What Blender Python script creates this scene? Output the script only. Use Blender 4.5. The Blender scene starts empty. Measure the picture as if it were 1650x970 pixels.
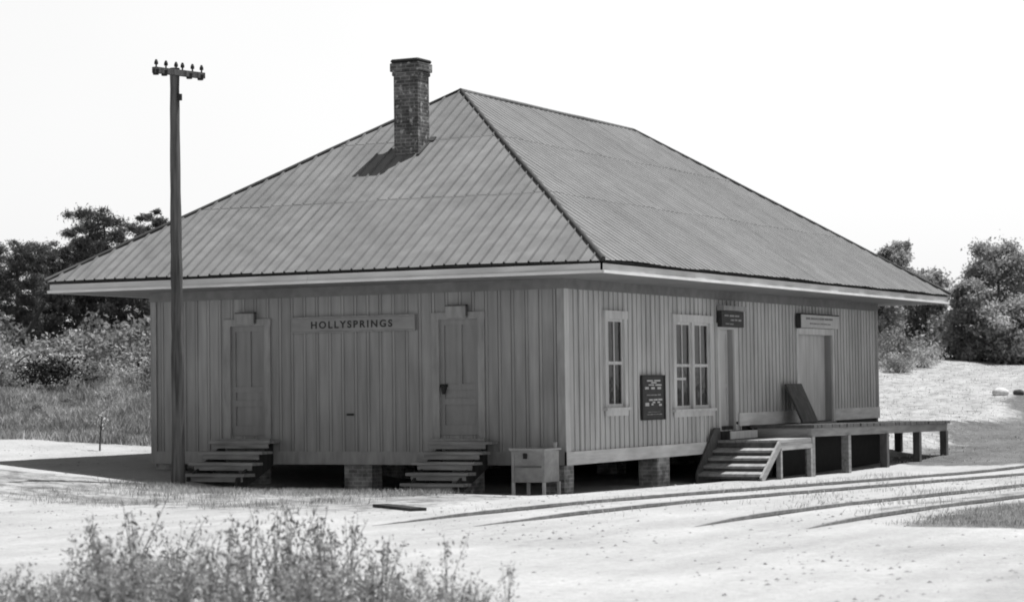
import bpy, math, random
import numpy as np
from mathutils import Vector, Matrix

random.seed(7)
rng = np.random.default_rng(11)
scene = bpy.context.scene
COL = scene.collection

# ------------------------------------------------------------------ camera
cam_data = bpy.data.cameras.new("camera")
cam = bpy.data.objects.new("camera", cam_data)
COL.objects.link(cam)
CAM = Vector((18.3447, -38.0829, 2.0165))
yaw, pitch, roll = 0.4714, 0.0370, -0.0130
fwd = Vector((-math.sin(yaw) * math.cos(pitch), math.cos(yaw) * math.cos(pitch), math.sin(pitch)))
rgt = Vector((math.cos(yaw), math.sin(yaw), 0.0))
upv = rgt.cross(fwd)
r2 = rgt * math.cos(roll) + upv * math.sin(roll)
u2 = upv * math.cos(roll) - rgt * math.sin(roll)
M = Matrix.Identity(4)
for i in range(3):
    M[i][0], M[i][1], M[i][2], M[i][3] = r2[i], u2[i], -fwd[i], CAM[i]
cam.matrix_world = M
cam_data.sensor_width = 36.0
cam_data.sensor_fit = 'HORIZONTAL'
cam_data.lens = 36.0 * 3701.1 / 1650.0
cam_data.clip_start = 0.5
cam_data.clip_end = 6000.0
cam_data.dof.use_dof = True
cam_data.dof.focus_distance = 45.0
cam_data.dof.aperture_fstop = 2.2
scene.camera = cam

# ------------------------------------------------------------------ light
SUN = Vector((0.22, 0.255, 0.942)).normalized()
world = bpy.data.worlds.new("World")
scene.world = world
world.use_nodes = True
nt = world.node_tree
for n in list(nt.nodes):
    nt.nodes.remove(n)
N = nt.nodes.new
L = nt.links.new
wo = N('ShaderNodeOutputWorld')
bg = N('ShaderNodeBackground')
bg.inputs['Strength'].default_value = 0.05
sky = N('ShaderNodeTexSky')
sky.sky_type = 'NISHITA'
sky.sun_disc = False
sky.sun_elevation = math.asin(SUN.z)
sky.sun_rotation = math.atan2(SUN.x, SUN.y)
sky.dust_density = 3.0
bw = N('ShaderNodeRGBToBW')
# pale summer haze: the sky is whitest towards the horizon
tc = N('ShaderNodeTexCoord')
sep = N('ShaderNodeSeparateXYZ')
mr = N('ShaderNodeMapRange')
mr.inputs['From Min'].default_value = 0.16
mr.inputs['From Max'].default_value = 0.32
mr.inputs['To Min'].default_value = 12.6
mr.inputs['To Max'].default_value = 0.0
mr.interpolation_type = 'SMOOTHSTEP'
cl = N('ShaderNodeTexNoise')
cl.inputs['Scale'].default_value = 3.0
cl.inputs['Detail'].default_value = 3.0
mrc = N('ShaderNodeMapRange')
mrc.inputs['From Min'].default_value = 0.3
mrc.inputs['From Max'].default_value = 0.7
mrc.inputs['To Min'].default_value = 0.95
mrc.inputs['To Max'].default_value = 1.03
add = N('ShaderNodeMath'); add.operation = 'ADD'
mul = N('ShaderNodeMath'); mul.operation = 'MULTIPLY'
L(sky.outputs[0], bw.inputs[0])
L(tc.outputs['Generated'], sep.inputs[0])
L(tc.outputs['Generated'], cl.inputs['Vector'])
L(sep.outputs['Z'], mr.inputs['Value'])
L(cl.outputs['Fac'], mrc.inputs['Value'])
L(bw.outputs[0], add.inputs[0]); L(mr.outputs[0], add.inputs[1])
L(add.outputs[0], mul.inputs[0]); L(mrc.outputs[0], mul.inputs[1])
L(mul.outputs[0], bg.inputs['Color'])
L(bg.outputs[0], wo.inputs[0])

sl = bpy.data.lights.new("sun", 'SUN')
sl.energy = 5.0
sl.angle = math.radians(0.6)
sl.color = (1.0, 1.0, 1.0)      # the photograph is black and white
so = bpy.data.objects.new("sun", sl)
COL.objects.link(so)
so.rotation_euler = (-SUN).to_track_quat('-Z', 'Y').to_euler()

vs = scene.view_settings
vs.view_transform = 'Standard'
vs.look = 'None'
vs.exposure = 0.30
vs.gamma = 1.0
vs.use_curve_mapping = False
scene.cycles.filter_width = 1.9
scene.cycles.max_bounces = 6
scene.cycles.transparent_max_bounces = 6

# ------------------------------------------------------------------ materials
def mat(name, v, rough=0.8, scale=(1, 1, 1), nscale=6.0, amp=0.25, amp2=0.12, bump=0.0,
        bscale=40.0, attr=None, attr_amp=0.2, spec=0.25, stain=0.0, translucent=0.0):
    """grey procedural material: two octaves of noise on the base tone, optional bump,
    optional per-face tone attribute and dark stains"""
    m = bpy.data.materials.new(name)
    m.use_nodes = True
    t = m.node_tree
    for n in list(t.nodes):
        t.nodes.remove(n)
    N = t.nodes.new
    L = t.links.new
    out = N('ShaderNodeOutputMaterial')
    b = N('ShaderNodeBsdfPrincipled')
    b.inputs['Roughness'].default_value = rough
    b.inputs['Specular IOR Level'].default_value = spec
    co = N('ShaderNodeTexCoord')
    mp = N('ShaderNodeMapping')
    mp.inputs['Scale'].default_value = scale
    L(co.outputs['Object'], mp.inputs['Vector'])
    n1 = N('ShaderNodeTexNoise')
    n1.inputs['Scale'].default_value = nscale
    n1.inputs['Detail'].default_value = 5.0
    L(mp.outputs[0], n1.inputs['Vector'])
    n2 = N('ShaderNodeTexNoise')
    n2.inputs['Scale'].default_value = 0.7
    n2.inputs['Detail'].default_value = 4.0
    L(co.outputs['Object'], n2.inputs['Vector'])

    def rng_(src, lo, hi, a=0.28, c=0.72):
        q = N('ShaderNodeMapRange')
        q.inputs['From Min'].default_value = a
        q.inputs['From Max'].default_value = c
        q.inputs['To Min'].default_value = lo
        q.inputs['To Max'].default_value = hi
        L(src, q.inputs['Value'])
        return q.outputs[0]

    def mult(a, c):
        q = N('ShaderNodeMath'); q.operation = 'MULTIPLY'
        if isinstance(a, float): q.inputs[0].default_value = a
        else: L(a, q.inputs[0])
        L(c, q.inputs[1])
        return q.outputs[0]
    cur = mult(float(v), rng_(n1.outputs['Fac'], 1 - amp, 1 + amp))
    cur = mult(cur, rng_(n2.outputs['Fac'], 1 - amp2, 1 + amp2))
    if attr:
        at = N('ShaderNodeAttribute')
        at.attribute_name = attr
        cur = mult(cur, rng_(at.outputs['Fac'], 1 - attr_amp, 1 + attr_amp, 0.0, 1.0))
    if stain:
        n3 = N('ShaderNodeTexNoise')
        n3.inputs['Scale'].default_value = 2.3
        n3.inputs['Detail'].default_value = 8.0
        n3.inputs['Roughness'].default_value = 0.7
        L(mp.outputs[0], n3.inputs['Vector'])
        cur = mult(cur, rng_(n3.outputs['Fac'], 1 - stain, 1.0, 0.33, 0.5))
    L(cur, b.inputs['Base Color'])
    if bump:
        nb = N('ShaderNodeTexNoise')
        nb.inputs['Scale'].default_value = bscale
        nb.inputs['Detail'].default_value = 4.0
        L(mp.outputs[0], nb.inputs['Vector'])
        bp = N('ShaderNodeBump')
        bp.inputs['Strength'].default_value = bump
        bp.inputs['Distance'].default_value = 0.02
        L(nb.outputs['Fac'], bp.inputs['Height'])
        L(bp.outputs[0], b.inputs['Normal'])
    if translucent:
        tr = N('ShaderNodeBsdfTranslucent')
        L(cur, tr.inputs['Color'])
        mx = N('ShaderNodeMixShader')
        mx.inputs[0].default_value = translucent
        L(b.outputs[0], mx.inputs[1]); L(tr.outputs[0], mx.inputs[2])
        L(mx.outputs[0], out.inputs['Surface'])
    else:
        L(b.outputs[0], out.inputs['Surface'])
    return m

M_ = {}
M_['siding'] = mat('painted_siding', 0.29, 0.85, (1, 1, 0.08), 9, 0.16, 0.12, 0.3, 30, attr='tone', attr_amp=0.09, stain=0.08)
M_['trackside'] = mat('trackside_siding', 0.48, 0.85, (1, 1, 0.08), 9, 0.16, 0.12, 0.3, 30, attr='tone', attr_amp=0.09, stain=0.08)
M_['wall_back'] = mat('siding_gap', 0.09, 0.95)
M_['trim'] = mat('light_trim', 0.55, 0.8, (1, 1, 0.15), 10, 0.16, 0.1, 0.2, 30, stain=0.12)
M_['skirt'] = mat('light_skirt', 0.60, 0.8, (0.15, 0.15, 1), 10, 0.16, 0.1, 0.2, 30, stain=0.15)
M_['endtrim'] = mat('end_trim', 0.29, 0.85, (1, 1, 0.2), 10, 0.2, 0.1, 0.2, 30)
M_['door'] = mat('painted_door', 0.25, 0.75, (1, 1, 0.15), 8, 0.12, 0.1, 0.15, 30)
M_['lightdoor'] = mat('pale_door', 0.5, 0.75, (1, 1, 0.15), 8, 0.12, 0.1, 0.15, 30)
M_['fascia'] = mat('fascia_paint', 0.62, 0.75, (0.12, 0.12, 1), 10, 0.14, 0.1, 0.15, 25, stain=0.25)
M_['fascia_strip'] = mat('fascia_strip_paint', 0.72, 0.7, (0.2, 0.2, 1), 10, 0.1, 0.08, stain=0.15)
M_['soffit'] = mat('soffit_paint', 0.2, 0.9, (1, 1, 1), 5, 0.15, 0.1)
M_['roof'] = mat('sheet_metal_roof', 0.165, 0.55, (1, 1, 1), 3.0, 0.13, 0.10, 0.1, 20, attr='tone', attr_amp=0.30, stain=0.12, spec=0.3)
M_['cap'] = mat('ridge_metal', 0.05, 0.7, nscale=8)
M_['ridge'] = mat('ridge_sheet', 0.14, 0.6, nscale=8)
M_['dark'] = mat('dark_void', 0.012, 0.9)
M_['black'] = mat('black_iron', 0.02, 0.6)
M_['oldwood'] = mat('weathered_wood', 0.28, 0.9, (0.12, 1, 1), 14, 0.35, 0.15, 0.4, 40, stain=0.3)
M_['oldwood_y'] = mat('weathered_wood_long', 0.22, 0.9, (1, 0.1, 1), 14, 0.35, 0.15, 0.4, 40, stain=0.25)
M_['palewood'] = mat('pale_wood', 0.30, 0.9, (1, 0.12, 1), 12, 0.25, 0.15, 0.3, 40, stain=0.2)
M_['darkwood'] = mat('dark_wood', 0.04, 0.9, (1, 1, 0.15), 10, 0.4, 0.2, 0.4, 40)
M_['plate'] = mat('gangplank_wood', 0.09, 0.85, (1, 1, 0.3), 10, 0.3, 0.2, 0.3, 40)
M_['pole'] = mat('pole_wood', 0.10, 0.95, (1, 1, 0.06), 16, 0.6, 0.25, 0.8, 30, stain=0.4)
M_['iron'] = mat('rail_steel', 0.16, 0.6, nscale=12, amp=0.4)
M_['box'] = mat('box_paint', 0.36, 0.7, (1, 1, 1), 8, 0.15, 0.12, 0.1, 30, stain=0.2)
M_['boxside'] = mat('box_top_paint', 0.4, 0.7, (1, 1, 1), 8, 0.12, 0.1, 0.1, 30)
M_['board'] = mat('dark_board', 0.035, 0.6, nscale=8)
M_['letter'] = mat('pale_lettering', 0.5, 0.7, nscale=30)
M_['sign'] = mat('sign_paint', 0.27, 0.75, (0.3, 1, 1), 8, 0.14, 0.1, stain=0.15)
M_['ink'] = mat('dark_lettering', 0.035, 0.7)
M_['rock'] = mat('pale_rock', 0.55, 0.9, nscale=6, amp=0.25, bump=0.5, bscale=10)
M_['darkrock'] = mat('dark_rock', 0.08, 0.9, nscale=6, amp=0.25, bump=0.5, bscale=10)
M_['bark'] = mat('bark', 0.06, 0.95, (1, 1, 0.2), 10, 0.4, 0.2, 0.6, 20)
M_['pine'] = mat('pine_needles', 0.095, 0.7, nscale=1.2, amp=0.45, amp2=0.2, translucent=0.2, attr='tone', attr_amp=0.5)
M_['leaf'] = mat('broad_leaves', 0.32, 0.65, nscale=1.0, amp=0.4, amp2=0.2, translucent=0.4, attr='tone', attr_amp=0.5)
M_['paleleaf'] = mat('pale_leaves', 0.40, 0.65, nscale=1.0, amp=0.4, amp2=0.2, translucent=0.3, attr='tone', attr_amp=0.5)
M_['shrub'] = mat('shrub_leaves', 0.3, 0.65, nscale=1.6, amp=0.45, amp2=0.2, translucent=0.3, attr='tone', attr_amp=0.6)
M_['grass'] = mat('dry_grass', 0.40, 0.8, nscale=1.2, amp=0.3, amp2=0.25, translucent=0.3, attr='tone', attr_amp=0.5)
M_['weed'] = mat('weed_leaves', 0.32, 0.7, nscale=2.0, amp=0.4, amp2=0.2, translucent=0.4, attr='tone', attr_amp=0.6)

def brick_mat(name, a, b_, mortar, light=0.0):
    m = bpy.data.materials.new(name)
    m.use_nodes = True
    t = m.node_tree
    b = t.nodes['Principled BSDF']
    b.inputs['Roughness'].default_value = 0.9
    N = t.nodes.new; L = t.links.new
    co = N('ShaderNodeTexCoord')
    sp = N('ShaderNodeSeparateXYZ'); cb = N('ShaderNodeCombineXYZ')
    ad = N('ShaderNodeMath'); ad.operation = 'ADD'
    L(co.outputs['Object'], sp.inputs[0])
    L(sp.outputs['X'], ad.inputs[0]); L(sp.outputs['Y'], ad.inputs[1])
    L(ad.outputs[0], cb.inputs['X']); L(sp.outputs['Z'], cb.inputs['Y'])
    br = N('ShaderNodeTexBrick')
    br.inputs['Scale'].default_value = 1.0
    br.inputs['Brick Width'].default_value = 0.21
    br.inputs['Row Height'].default_value = 0.075
    br.inputs['Mortar Size'].default_value = 0.011
    br.inputs['Color1'].default_value = (a, a, a, 1)
    br.inputs['Color2'].default_value = (b_, b_, b_, 1)
    br.inputs['Mortar'].default_value = (mortar, mortar, mortar, 1)
    L(cb.outputs[0], br.inputs['Vector'])
    no = N('ShaderNodeTexNoise'); no.inputs['Scale'].default_value = 5.0; no.inputs['Detail'].default_value = 6.0
    L(co.outputs['Object'], no.inputs['Vector'])
    mp = N('ShaderNodeMapRange')
    mp.inputs['From Min'].default_value = 0.35; mp.inputs['From Max'].default_value = 0.65
    mp.inputs['To Min'].default_value = 0.55; mp.inputs['To Max'].default_value = 1.5
    L(no.outputs['Fac'], mp.inputs['Value'])
    mx = N('ShaderNodeMix'); mx.data_type = 'RGBA'; mx.blend_type = 'MULTIPLY'
    mx.inputs['Factor'].default_value = 1.0
    L(br.outputs['Color'], mx.inputs[6]); L(mp.outputs[0], mx.inputs[7])
    L(mx.outputs[2], b.inputs['Base Color'])
    if light:      # remains of old whitewash in patches
        n2 = N('ShaderNodeTexNoise'); n2.inputs['Scale'].default_value = 9.0; n2.inputs['Detail'].default_value = 5.0
        mpp = N('ShaderNodeMapping'); mpp.inputs['Location'].default_value = (3.1, 7.7, 0.4)
        L(co.outputs['Object'], mpp.inputs['Vector']); L(mpp.outputs[0], n2.inputs['Vector'])
        m2 = N('ShaderNodeMapRange'); m2.inputs['From Min'].default_value = .57; m2.inputs['From Max'].default_value = .66
        L(n2.outputs['Fac'], m2.inputs['Value'])
        mx2 = N('ShaderNodeMix'); mx2.data_type = 'RGBA'
        L(m2.outputs[0], mx2.inputs['Factor']); L(mx.outputs[2], mx2.inputs[6]); mx2.inputs[7].default_value = (light, light, light, 1)
        L(mx2.outputs[2], b.inputs['Base Color'])
    bp = N('ShaderNodeBump'); bp.inputs['Strength'].default_value = 0.6; bp.inputs['Distance'].default_value = 0.02
    L(br.outputs['Fac'], bp.inputs['Height']); bp.invert = True
    L(bp.outputs[0], b.inputs['Normal'])
    return m
M_['brick'] = brick_mat('chimney_brick', 0.055, 0.095, 0.15, 0.34)
M_['pier'] = brick_mat('pier_brick', 0.16, 0.24, 0.3)

def glass_mat():
    m = bpy.data.materials.new('window_glass')
    m.use_nodes = True
    t = m.node_tree
    for n in list(t.nodes): t.nodes.remove(n)
    N = t.nodes.new; L = t.links.new
    out = N('ShaderNodeOutputMaterial')
    tr = N('ShaderNodeBsdfTransparent'); tr.inputs[0].default_value = (0.75, 0.75, 0.75, 1)
    gl = N('ShaderNodeBsdfGlossy'); gl.inputs['Roughness'].default_value = 0.03
    fr = N('ShaderNodeFresnel'); fr.inputs['IOR'].default_value = 1.45
    no = N('ShaderNodeTexNoise'); no.inputs['Scale'].default_value = 3.5
    co = N('ShaderNodeTexCoord'); L(co.outputs['Object'], no.inputs['Vector'])
    bp = N('ShaderNodeBump'); bp.inputs['Strength'].default_value = 0.25; bp.inputs['Distance'].default_value = 0.03
    L(no.outputs['Fac'], bp.inputs['Height']); L(bp.outputs[0], gl.inputs['Normal'])
    mx = N('ShaderNodeMixShader')
    L(fr.outputs[0], mx.inputs[0]); L(tr.outputs[0], mx.inputs[1]); L(gl.outputs[0], mx.inputs[2])
    L(mx.outputs[0], out.inputs['Surface'])
    return m
M_['glass'] = glass_mat()

# ------------------------------------------------------------------ helpers
class MB:
    """collects boxes, tubes and quads; build() links them as one mesh object"""
    def __init__(s):
        s.v = []; s.f = []; s.t = []
    def quad(s, a, b, c, d, tone=0.5):
        i = len(s.v); s.v += [tuple(a), tuple(b), tuple(c), tuple(d)]; s.f.append((i, i + 1, i + 2, i + 3)); s.t.append(tone)
    def poly(s, pts, tone=0.5):
        i = len(s.v); s.v += [tuple(p) for p in pts]; s.f.append(tuple(range(i, i + len(pts)))); s.t.append(tone)
    def box(s, x0, x1, y0, y1, z0, z1, tone=0.5, jit=0.0):
        x0, x1 = min(x0, x1), max(x0, x1); y0, y1 = min(y0, y1), max(y0, y1); z0, z1 = min(z0, z1), max(z0, z1)
        i = len(s.v)
        for z in (z0, z1):
            for y in (y0, y1):
                for x in (x0, x1):
                    s.v.append((x + random.uniform(-jit, jit), y + random.uniform(-jit, jit), z + random.uniform(-jit, jit)))
        for q in ((0, 2, 3, 1), (4, 5, 7, 6), (0, 1, 5, 4), (2, 6, 7, 3), (0, 4, 6, 2), (1, 3, 7, 5)):
            s.f.append(tuple(i + k for k in q)); s.t.append(tone)
        return s
    def beam(s, a, b, w, h, up=Vector((0, 0, 1)), tone=0.5):
        a = Vector(a); b = Vector(b); d = (b - a).normalized()
        side = d.cross(up).normalized(); u = side.cross(d)
        i = len(s.v)
        for p in (a, b):
            for sx, sz in ((-1, -1), (1, -1), (1, 1), (-1, 1)):
                s.v.append(tuple(p + side * (sx * w / 2) + u * (sz * h / 2)))
        for q in ((3, 2, 1, 0), (4, 5, 6, 7), (0, 1, 5, 4), (1, 2, 6, 5), (2, 3, 7, 6), (3, 0, 4, 7)):
            s.f.append(tuple(i + k for k in q)); s.t.append(tone)
        return s
    def tube(s, pts, rad, n=8, cap=True, tone=0.5):
        pts = [Vector(p) for p in pts]
        i0 = len(s.v)
        for k, p in enumerate(pts):
            d = (pts[min(k + 1, len(pts) - 1)] - pts[max(k - 1, 0)]).normalized()
            ref = Vector((0, 0, 1)) if abs(d.z) < 0.9 else Vector((1, 0, 0))
            a = d.cross(ref).normalized(); b = d.cross(a)
            r = rad[k] if isinstance(rad, (list, tuple)) else rad
            for j in range(n):
                q = 2 * math.pi * j / n
                s.v.append(tuple(p + a * (r * math.cos(q)) + b * (r * math.sin(q))))
        for k in range(len(pts) - 1):
            for j in range(n):
                a = i0 + k * n + j; b = i0 + k * n + (j + 1) % n
                s.f.append((a, b, b + n, a + n)); s.t.append(tone)
        if cap:
            s.f.append(tuple(i0 + j for j in range(n))); s.t.append(tone)
            e = i0 + (len(pts) - 1) * n
            s.f.append(tuple(e + n - 1 - j for j in range(n))); s.t.append(tone)
        return s
    def lathe(s, base, prof, n=10):
        """prof: list of (radius, height) above base"""
        return s.tube([Vector(base) + Vector((0, 0, h)) for r, h in prof], [max(r, 1e-4) for r, h in prof], n)
    def build(s, name, m, parent=None, smooth=False, bevel=0.0):
        me = bpy.data.meshes.new(name)
        me.from_pydata(s.v, [], s.f)
        at = me.attributes.new('tone', 'FLOAT', 'FACE')
        at.data.foreach_set('value', np.array(s.t, dtype=np.float32))
        me.materials.append(m)
        if smooth:
            me.polygons.foreach_set('use_smooth', [True] * len(me.polygons))
        me.update()
        o = bpy.data.objects.new(name, me)
        COL.objects.link(o)
        if parent: o.parent = parent
        if bevel:
            b = o.modifiers.new('bevel', 'BEVEL'); b.width = bevel; b.segments = 1
        return o

def tag(o, label=None, cat=None, group=None, kind=None):
    if label: o['label'] = label
    if cat: o['category'] = cat
    if group: o['group'] = group
    if kind: o['kind'] = kind
    return o

def thing(name, label, cat, loc=(0, 0, 0), group=None):
    o = bpy.data.objects.new(name, None)
    o.empty_display_size = 0.3
    COL.objects.link(o)
    o.location = loc
    return tag(o, label, cat, group)

def sm(a, b, x):
    t = min(1.0, max(0.0, (x - a) / (b - a)))
    return t * t * (3 - 2 * t)
def smv(a, b, x):
    t = np.clip((x - a) / (b - a), 0, 1)
    return t * t * (3 - 2 * t)

# ------------------------------------------------------------------ terrain
CX, CY = 18.3447, -38.0829
def depth_side(x, y):
    return (x - CX) * -0.45417 + (y - CY) * 0.89092, (x - CX) * 0.89092 + (y - CY) * 0.45417

def ground_z(x, y):
    """height of the yard: level by the tracks, hollow under the depot, rising to banks at left and far right"""
    x = np.asarray(x, float); y = np.asarray(y, float)
    d, s = depth_side(x, y)
    yard = 0.15 - 0.012 * np.clip(y + 5, 0, 22) * smv(-1.0, 1.0, x) 
    z = yard + 0.09 * np.clip(-x - 6.0, 0, 9) * smv(-14, -4, y)
    hollow = smv(-2.9, -0.6, y) * smv(0.9, 0.1, x) * smv(20, 17, y) * smv(-8.5, -5.0, x)
    z = z - 0.13 * hollow
    left = smv(3, -4, s)
    bank = left * 1.15 * smv(51.5, 62, d) + left * 0.4 * smv(62, 80, d)
    field = (1 - left) * 2.55 * smv(50, 98, d)
    z = z + bank + field
    n = (np.sin(x * 1.7 + np.cos(y * 1.3) * 1.4) * np.cos(y * 1.9 + x * 0.3)) * 0.003
    n2 = np.sin(x * 0.5 + 1.0) * np.cos(y * 0.43 + 0.4) * 0.004
    n3 = np.sin(x * 1.1 + y * 0.6) * np.sin(y * 1.05 - x * 0.3) * 0.18 * smv(51, 57, d) * left
    return z + n + n2 + n3
def gz(x, y): return float(ground_z(x, y))

def axis_grid(c, half, fine, far, n_far):
    a = np.arange(c - half, c + half + fine / 2, fine)
    g = fine * np.cumsum(np.exp(np.linspace(math.log(1.1), math.log(far), n_far)))
    return np.concatenate([(a[0] - g)[::-1], a, a[-1] + g])
gx = axis_grid(-4, 22, 0.3, 420, 60)
gy = axis_grid(2, 26, 0.3, 420, 60)
XX, YY = np.meshgrid(gx, gy)
ZZ = ground_z(XX, YY)
nx, ny = len(gx), len(gy)
verts = np.stack([XX.ravel(), YY.ravel(), ZZ.ravel()], 1)
ii = np.arange((ny - 1) * (nx - 1)); rr, cc = ii // (nx - 1), ii % (nx - 1)
a0 = rr * nx + cc
faces = np.stack([a0, a0 + 1, a0 + nx + 1, a0 + nx], 1)
me = bpy.data.meshes.new('ground')
me.from_pydata(verts.tolist(), [], faces.tolist())
# how grassy each spot of ground is: 0 bare sand, 1 grass
D, S = depth_side(XX, YY)
TA_x = 2.65 + 0.08 * (YY + 7.9)          # first rail of the near-platform track
lft = smv(3, -4, S)
wob = np.sin(XX * 0.9 + YY * 0.35) * 0.5 + np.sin(YY * 0.7 - XX * 0.4 + 2) * 0.5
grass = lft * smv(51.0, 53.0, D + wob * 0.8)
grass = np.maximum(grass, 0.5 * smv(-2.6, -3.2, YY + 0.3 * wob) * smv(-10.5, -7, YY + 0.8 * wob) * smv(2.2, 0.2, XX))     # weedy strip before the end wall
right = (1 - lft)
rightgrass = smv(8.3, 9.3, XX - 0.045 * (YY + 10) + 0.25 * wob) * smv(-10.6, -9.3, YY - 0.2 * (XX - 9)+ 0.3 * wob)
grass = np.maximum(grass, 0.75 * rightgrass * smv(60, 50, D))
grass = np.maximum(grass, 0.52 * smv(6.9, 7.6, XX - 0.045 * (YY + 10)) * smv(8.6, 7.6, XX - 0.045 * (YY + 10)) * smv(-9, -5, YY))
grass = np.maximum(grass, right * 0.62 * smv(52, 58, D + wob * 2) * 1.5 * smv(-0.9, 2.2, XX + (YY - 20.8) * 0.138 + 0.9 * wob) * smv(90, 74, D))
grass = np.maximum(grass, right * 0.42 * smv(50, 60, D))
grass = np.maximum(grass, right * 0.6 * smv(78, 88, D + wob * 3) * smv(-5.6, -7.2, XX + (YY - 45) * 0.25))
at = me.attributes.new('grassy', 'FLOAT', 'POINT')
at.data.foreach_set('value', grass.ravel().astype(np.float32))
me.polygons.foreach_set('use_smooth', [True] * len(me.polygons))
me.update()
ground = bpy.data.objects.new('ground', me)
COL.objects.link(ground)
tag(ground, kind='structure')

def ground_mat():
    m = bpy.data.materials.new('sandy_ground')
    m.use_nodes = True
    t = m.node_tree
    b = t.nodes['Principled BSDF']
    b.inputs['Roughness'].default_value = 0.95
    b.inputs['Specular IOR Level'].default_value = 0.1
    N = t.nodes.new; L = t.links.new
    co = N('ShaderNodeTexCoord')
    at = N('ShaderNodeAttribute'); at.attribute_name = 'grassy'
    def noise(sc, det, stretch=None, rough=0.6):
        n = N('ShaderNodeTexNoise'); n.inputs['Scale'].default_value = sc; n.inputs['Detail'].default_value = det
        n.inputs['Roughness'].default_value = rough
        if stretch:
            mp = N('ShaderNodeMapping'); mp.inputs['Scale'].default_value = stretch
            mp.inputs['Rotation'].default_value = (0, 0, 0.06)
            L(co.outputs['Object'], mp.inputs['Vector']); L(mp.outputs[0], n.inputs['Vector'])
        else:
            L(co.outputs['Object'], n.inputs['Vector'])
        return n.outputs['Fac']
    def mr(src, a, c, lo, hi):
        q = N('ShaderNodeMapRange'); q.inputs['From Min'].default_value = a; q.inputs['From Max'].default_value = c
        q.inputs['To Min'].default_value = lo; q.inputs['To Max'].default_value = hi
        L(src, q.inputs['Value']); return q.outputs[0]
    def op(o, a, c):
        q = N('ShaderNodeMath'); q.operation = o
        for k, w in enumerate((a, c)):
            if isinstance(w, (int, float)): q.inputs[k].default_value = w
            else: L(w, q.inputs[k])
        return q.outputs[0]
    sand = op('MULTIPLY', 0.42, mr(noise(0.35, 6), 0.3, 0.7, 0.84, 1.12))
    sand = op('MULTIPLY', sand, mr(noise(7.0, 6, None, 0.75), 0.3, 0.7, 0.84, 1.1))
    sand = op('MULTIPLY', sand, mr(noise(22.0, 6, None, 0.8), 0.35, 0.65, 0.88, 1.08))
    sand = op('MULTIPLY', sand, mr(noise(0.9, 8, (1.0, 0.35, 1.0), 0.7), 0.60, 0.72, 1.0, 0.72))    # scuffed dirty patches
    sand = op('MULTIPLY', sand, mr(noise(1.2, 6, (1.0, 0.12, 1.0)), 0.36, 0.6, 0.89, 1.04))   # wheel-worn streaks along the tracks
    sand = op('MULTIPLY', sand, mr(noise(28.0, 3), 0.60, 0.68, 1.0, 0.6))           # small stones and litter
    gr = op('MULTIPLY', 0.13, mr(noise(0.8, 6), 0.3, 0.7, 0.65, 1.35))
    gr = op('MULTIPLY', gr, mr(noise(9.0, 6, None, 0.75), 0.3, 0.7, 0.5, 1.5))
    k = op('ADD', at.outputs['Fac'], op('MULTIPLY', op('SUBTRACT', noise(2.2, 7, None, 0.75), 0.5), 1.1))
    edge = mr(k, 0.38, 0.62, 0.0, 1.0)
    edge = op('MULTIPLY', edge, mr(at.outputs['Fac'], 0.02, 0.15, 0.0, 1.0))
    mx = N('ShaderNodeMix'); mx.data_type = 'FLOAT'
    L(edge, mx.inputs[0]); L(sand, mx.inputs[2]); L(gr, mx.inputs[3])
    L(mx.outputs[0], b.inputs['Base Color'])
    bp = N('ShaderNodeBump'); bp.inputs['Strength'].default_value = 0.5; bp.inputs['Distance'].default_value = 0.04
    L(noise(12.0, 6), bp.inputs['Height']); L(bp.outputs[0], b.inputs['Normal'])
    return m
me.materials.append(ground_mat())

# ------------------------------------------------------------------ the depot
W, LN = 9.245, 18.36
ZS, ZT = 0.55, 3.84            # skirt bottom, wall top
OV = 1.51                      # eave overhang
ZE, ZRG = 4.21, 8.27           # roof edge, ridge
Y1, Y2 = 4.69, 13.68
depot = thing('station_building', 'weathered board-and-batten railroad depot with wide hipped metal roof on brick piers', 'building')

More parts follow.
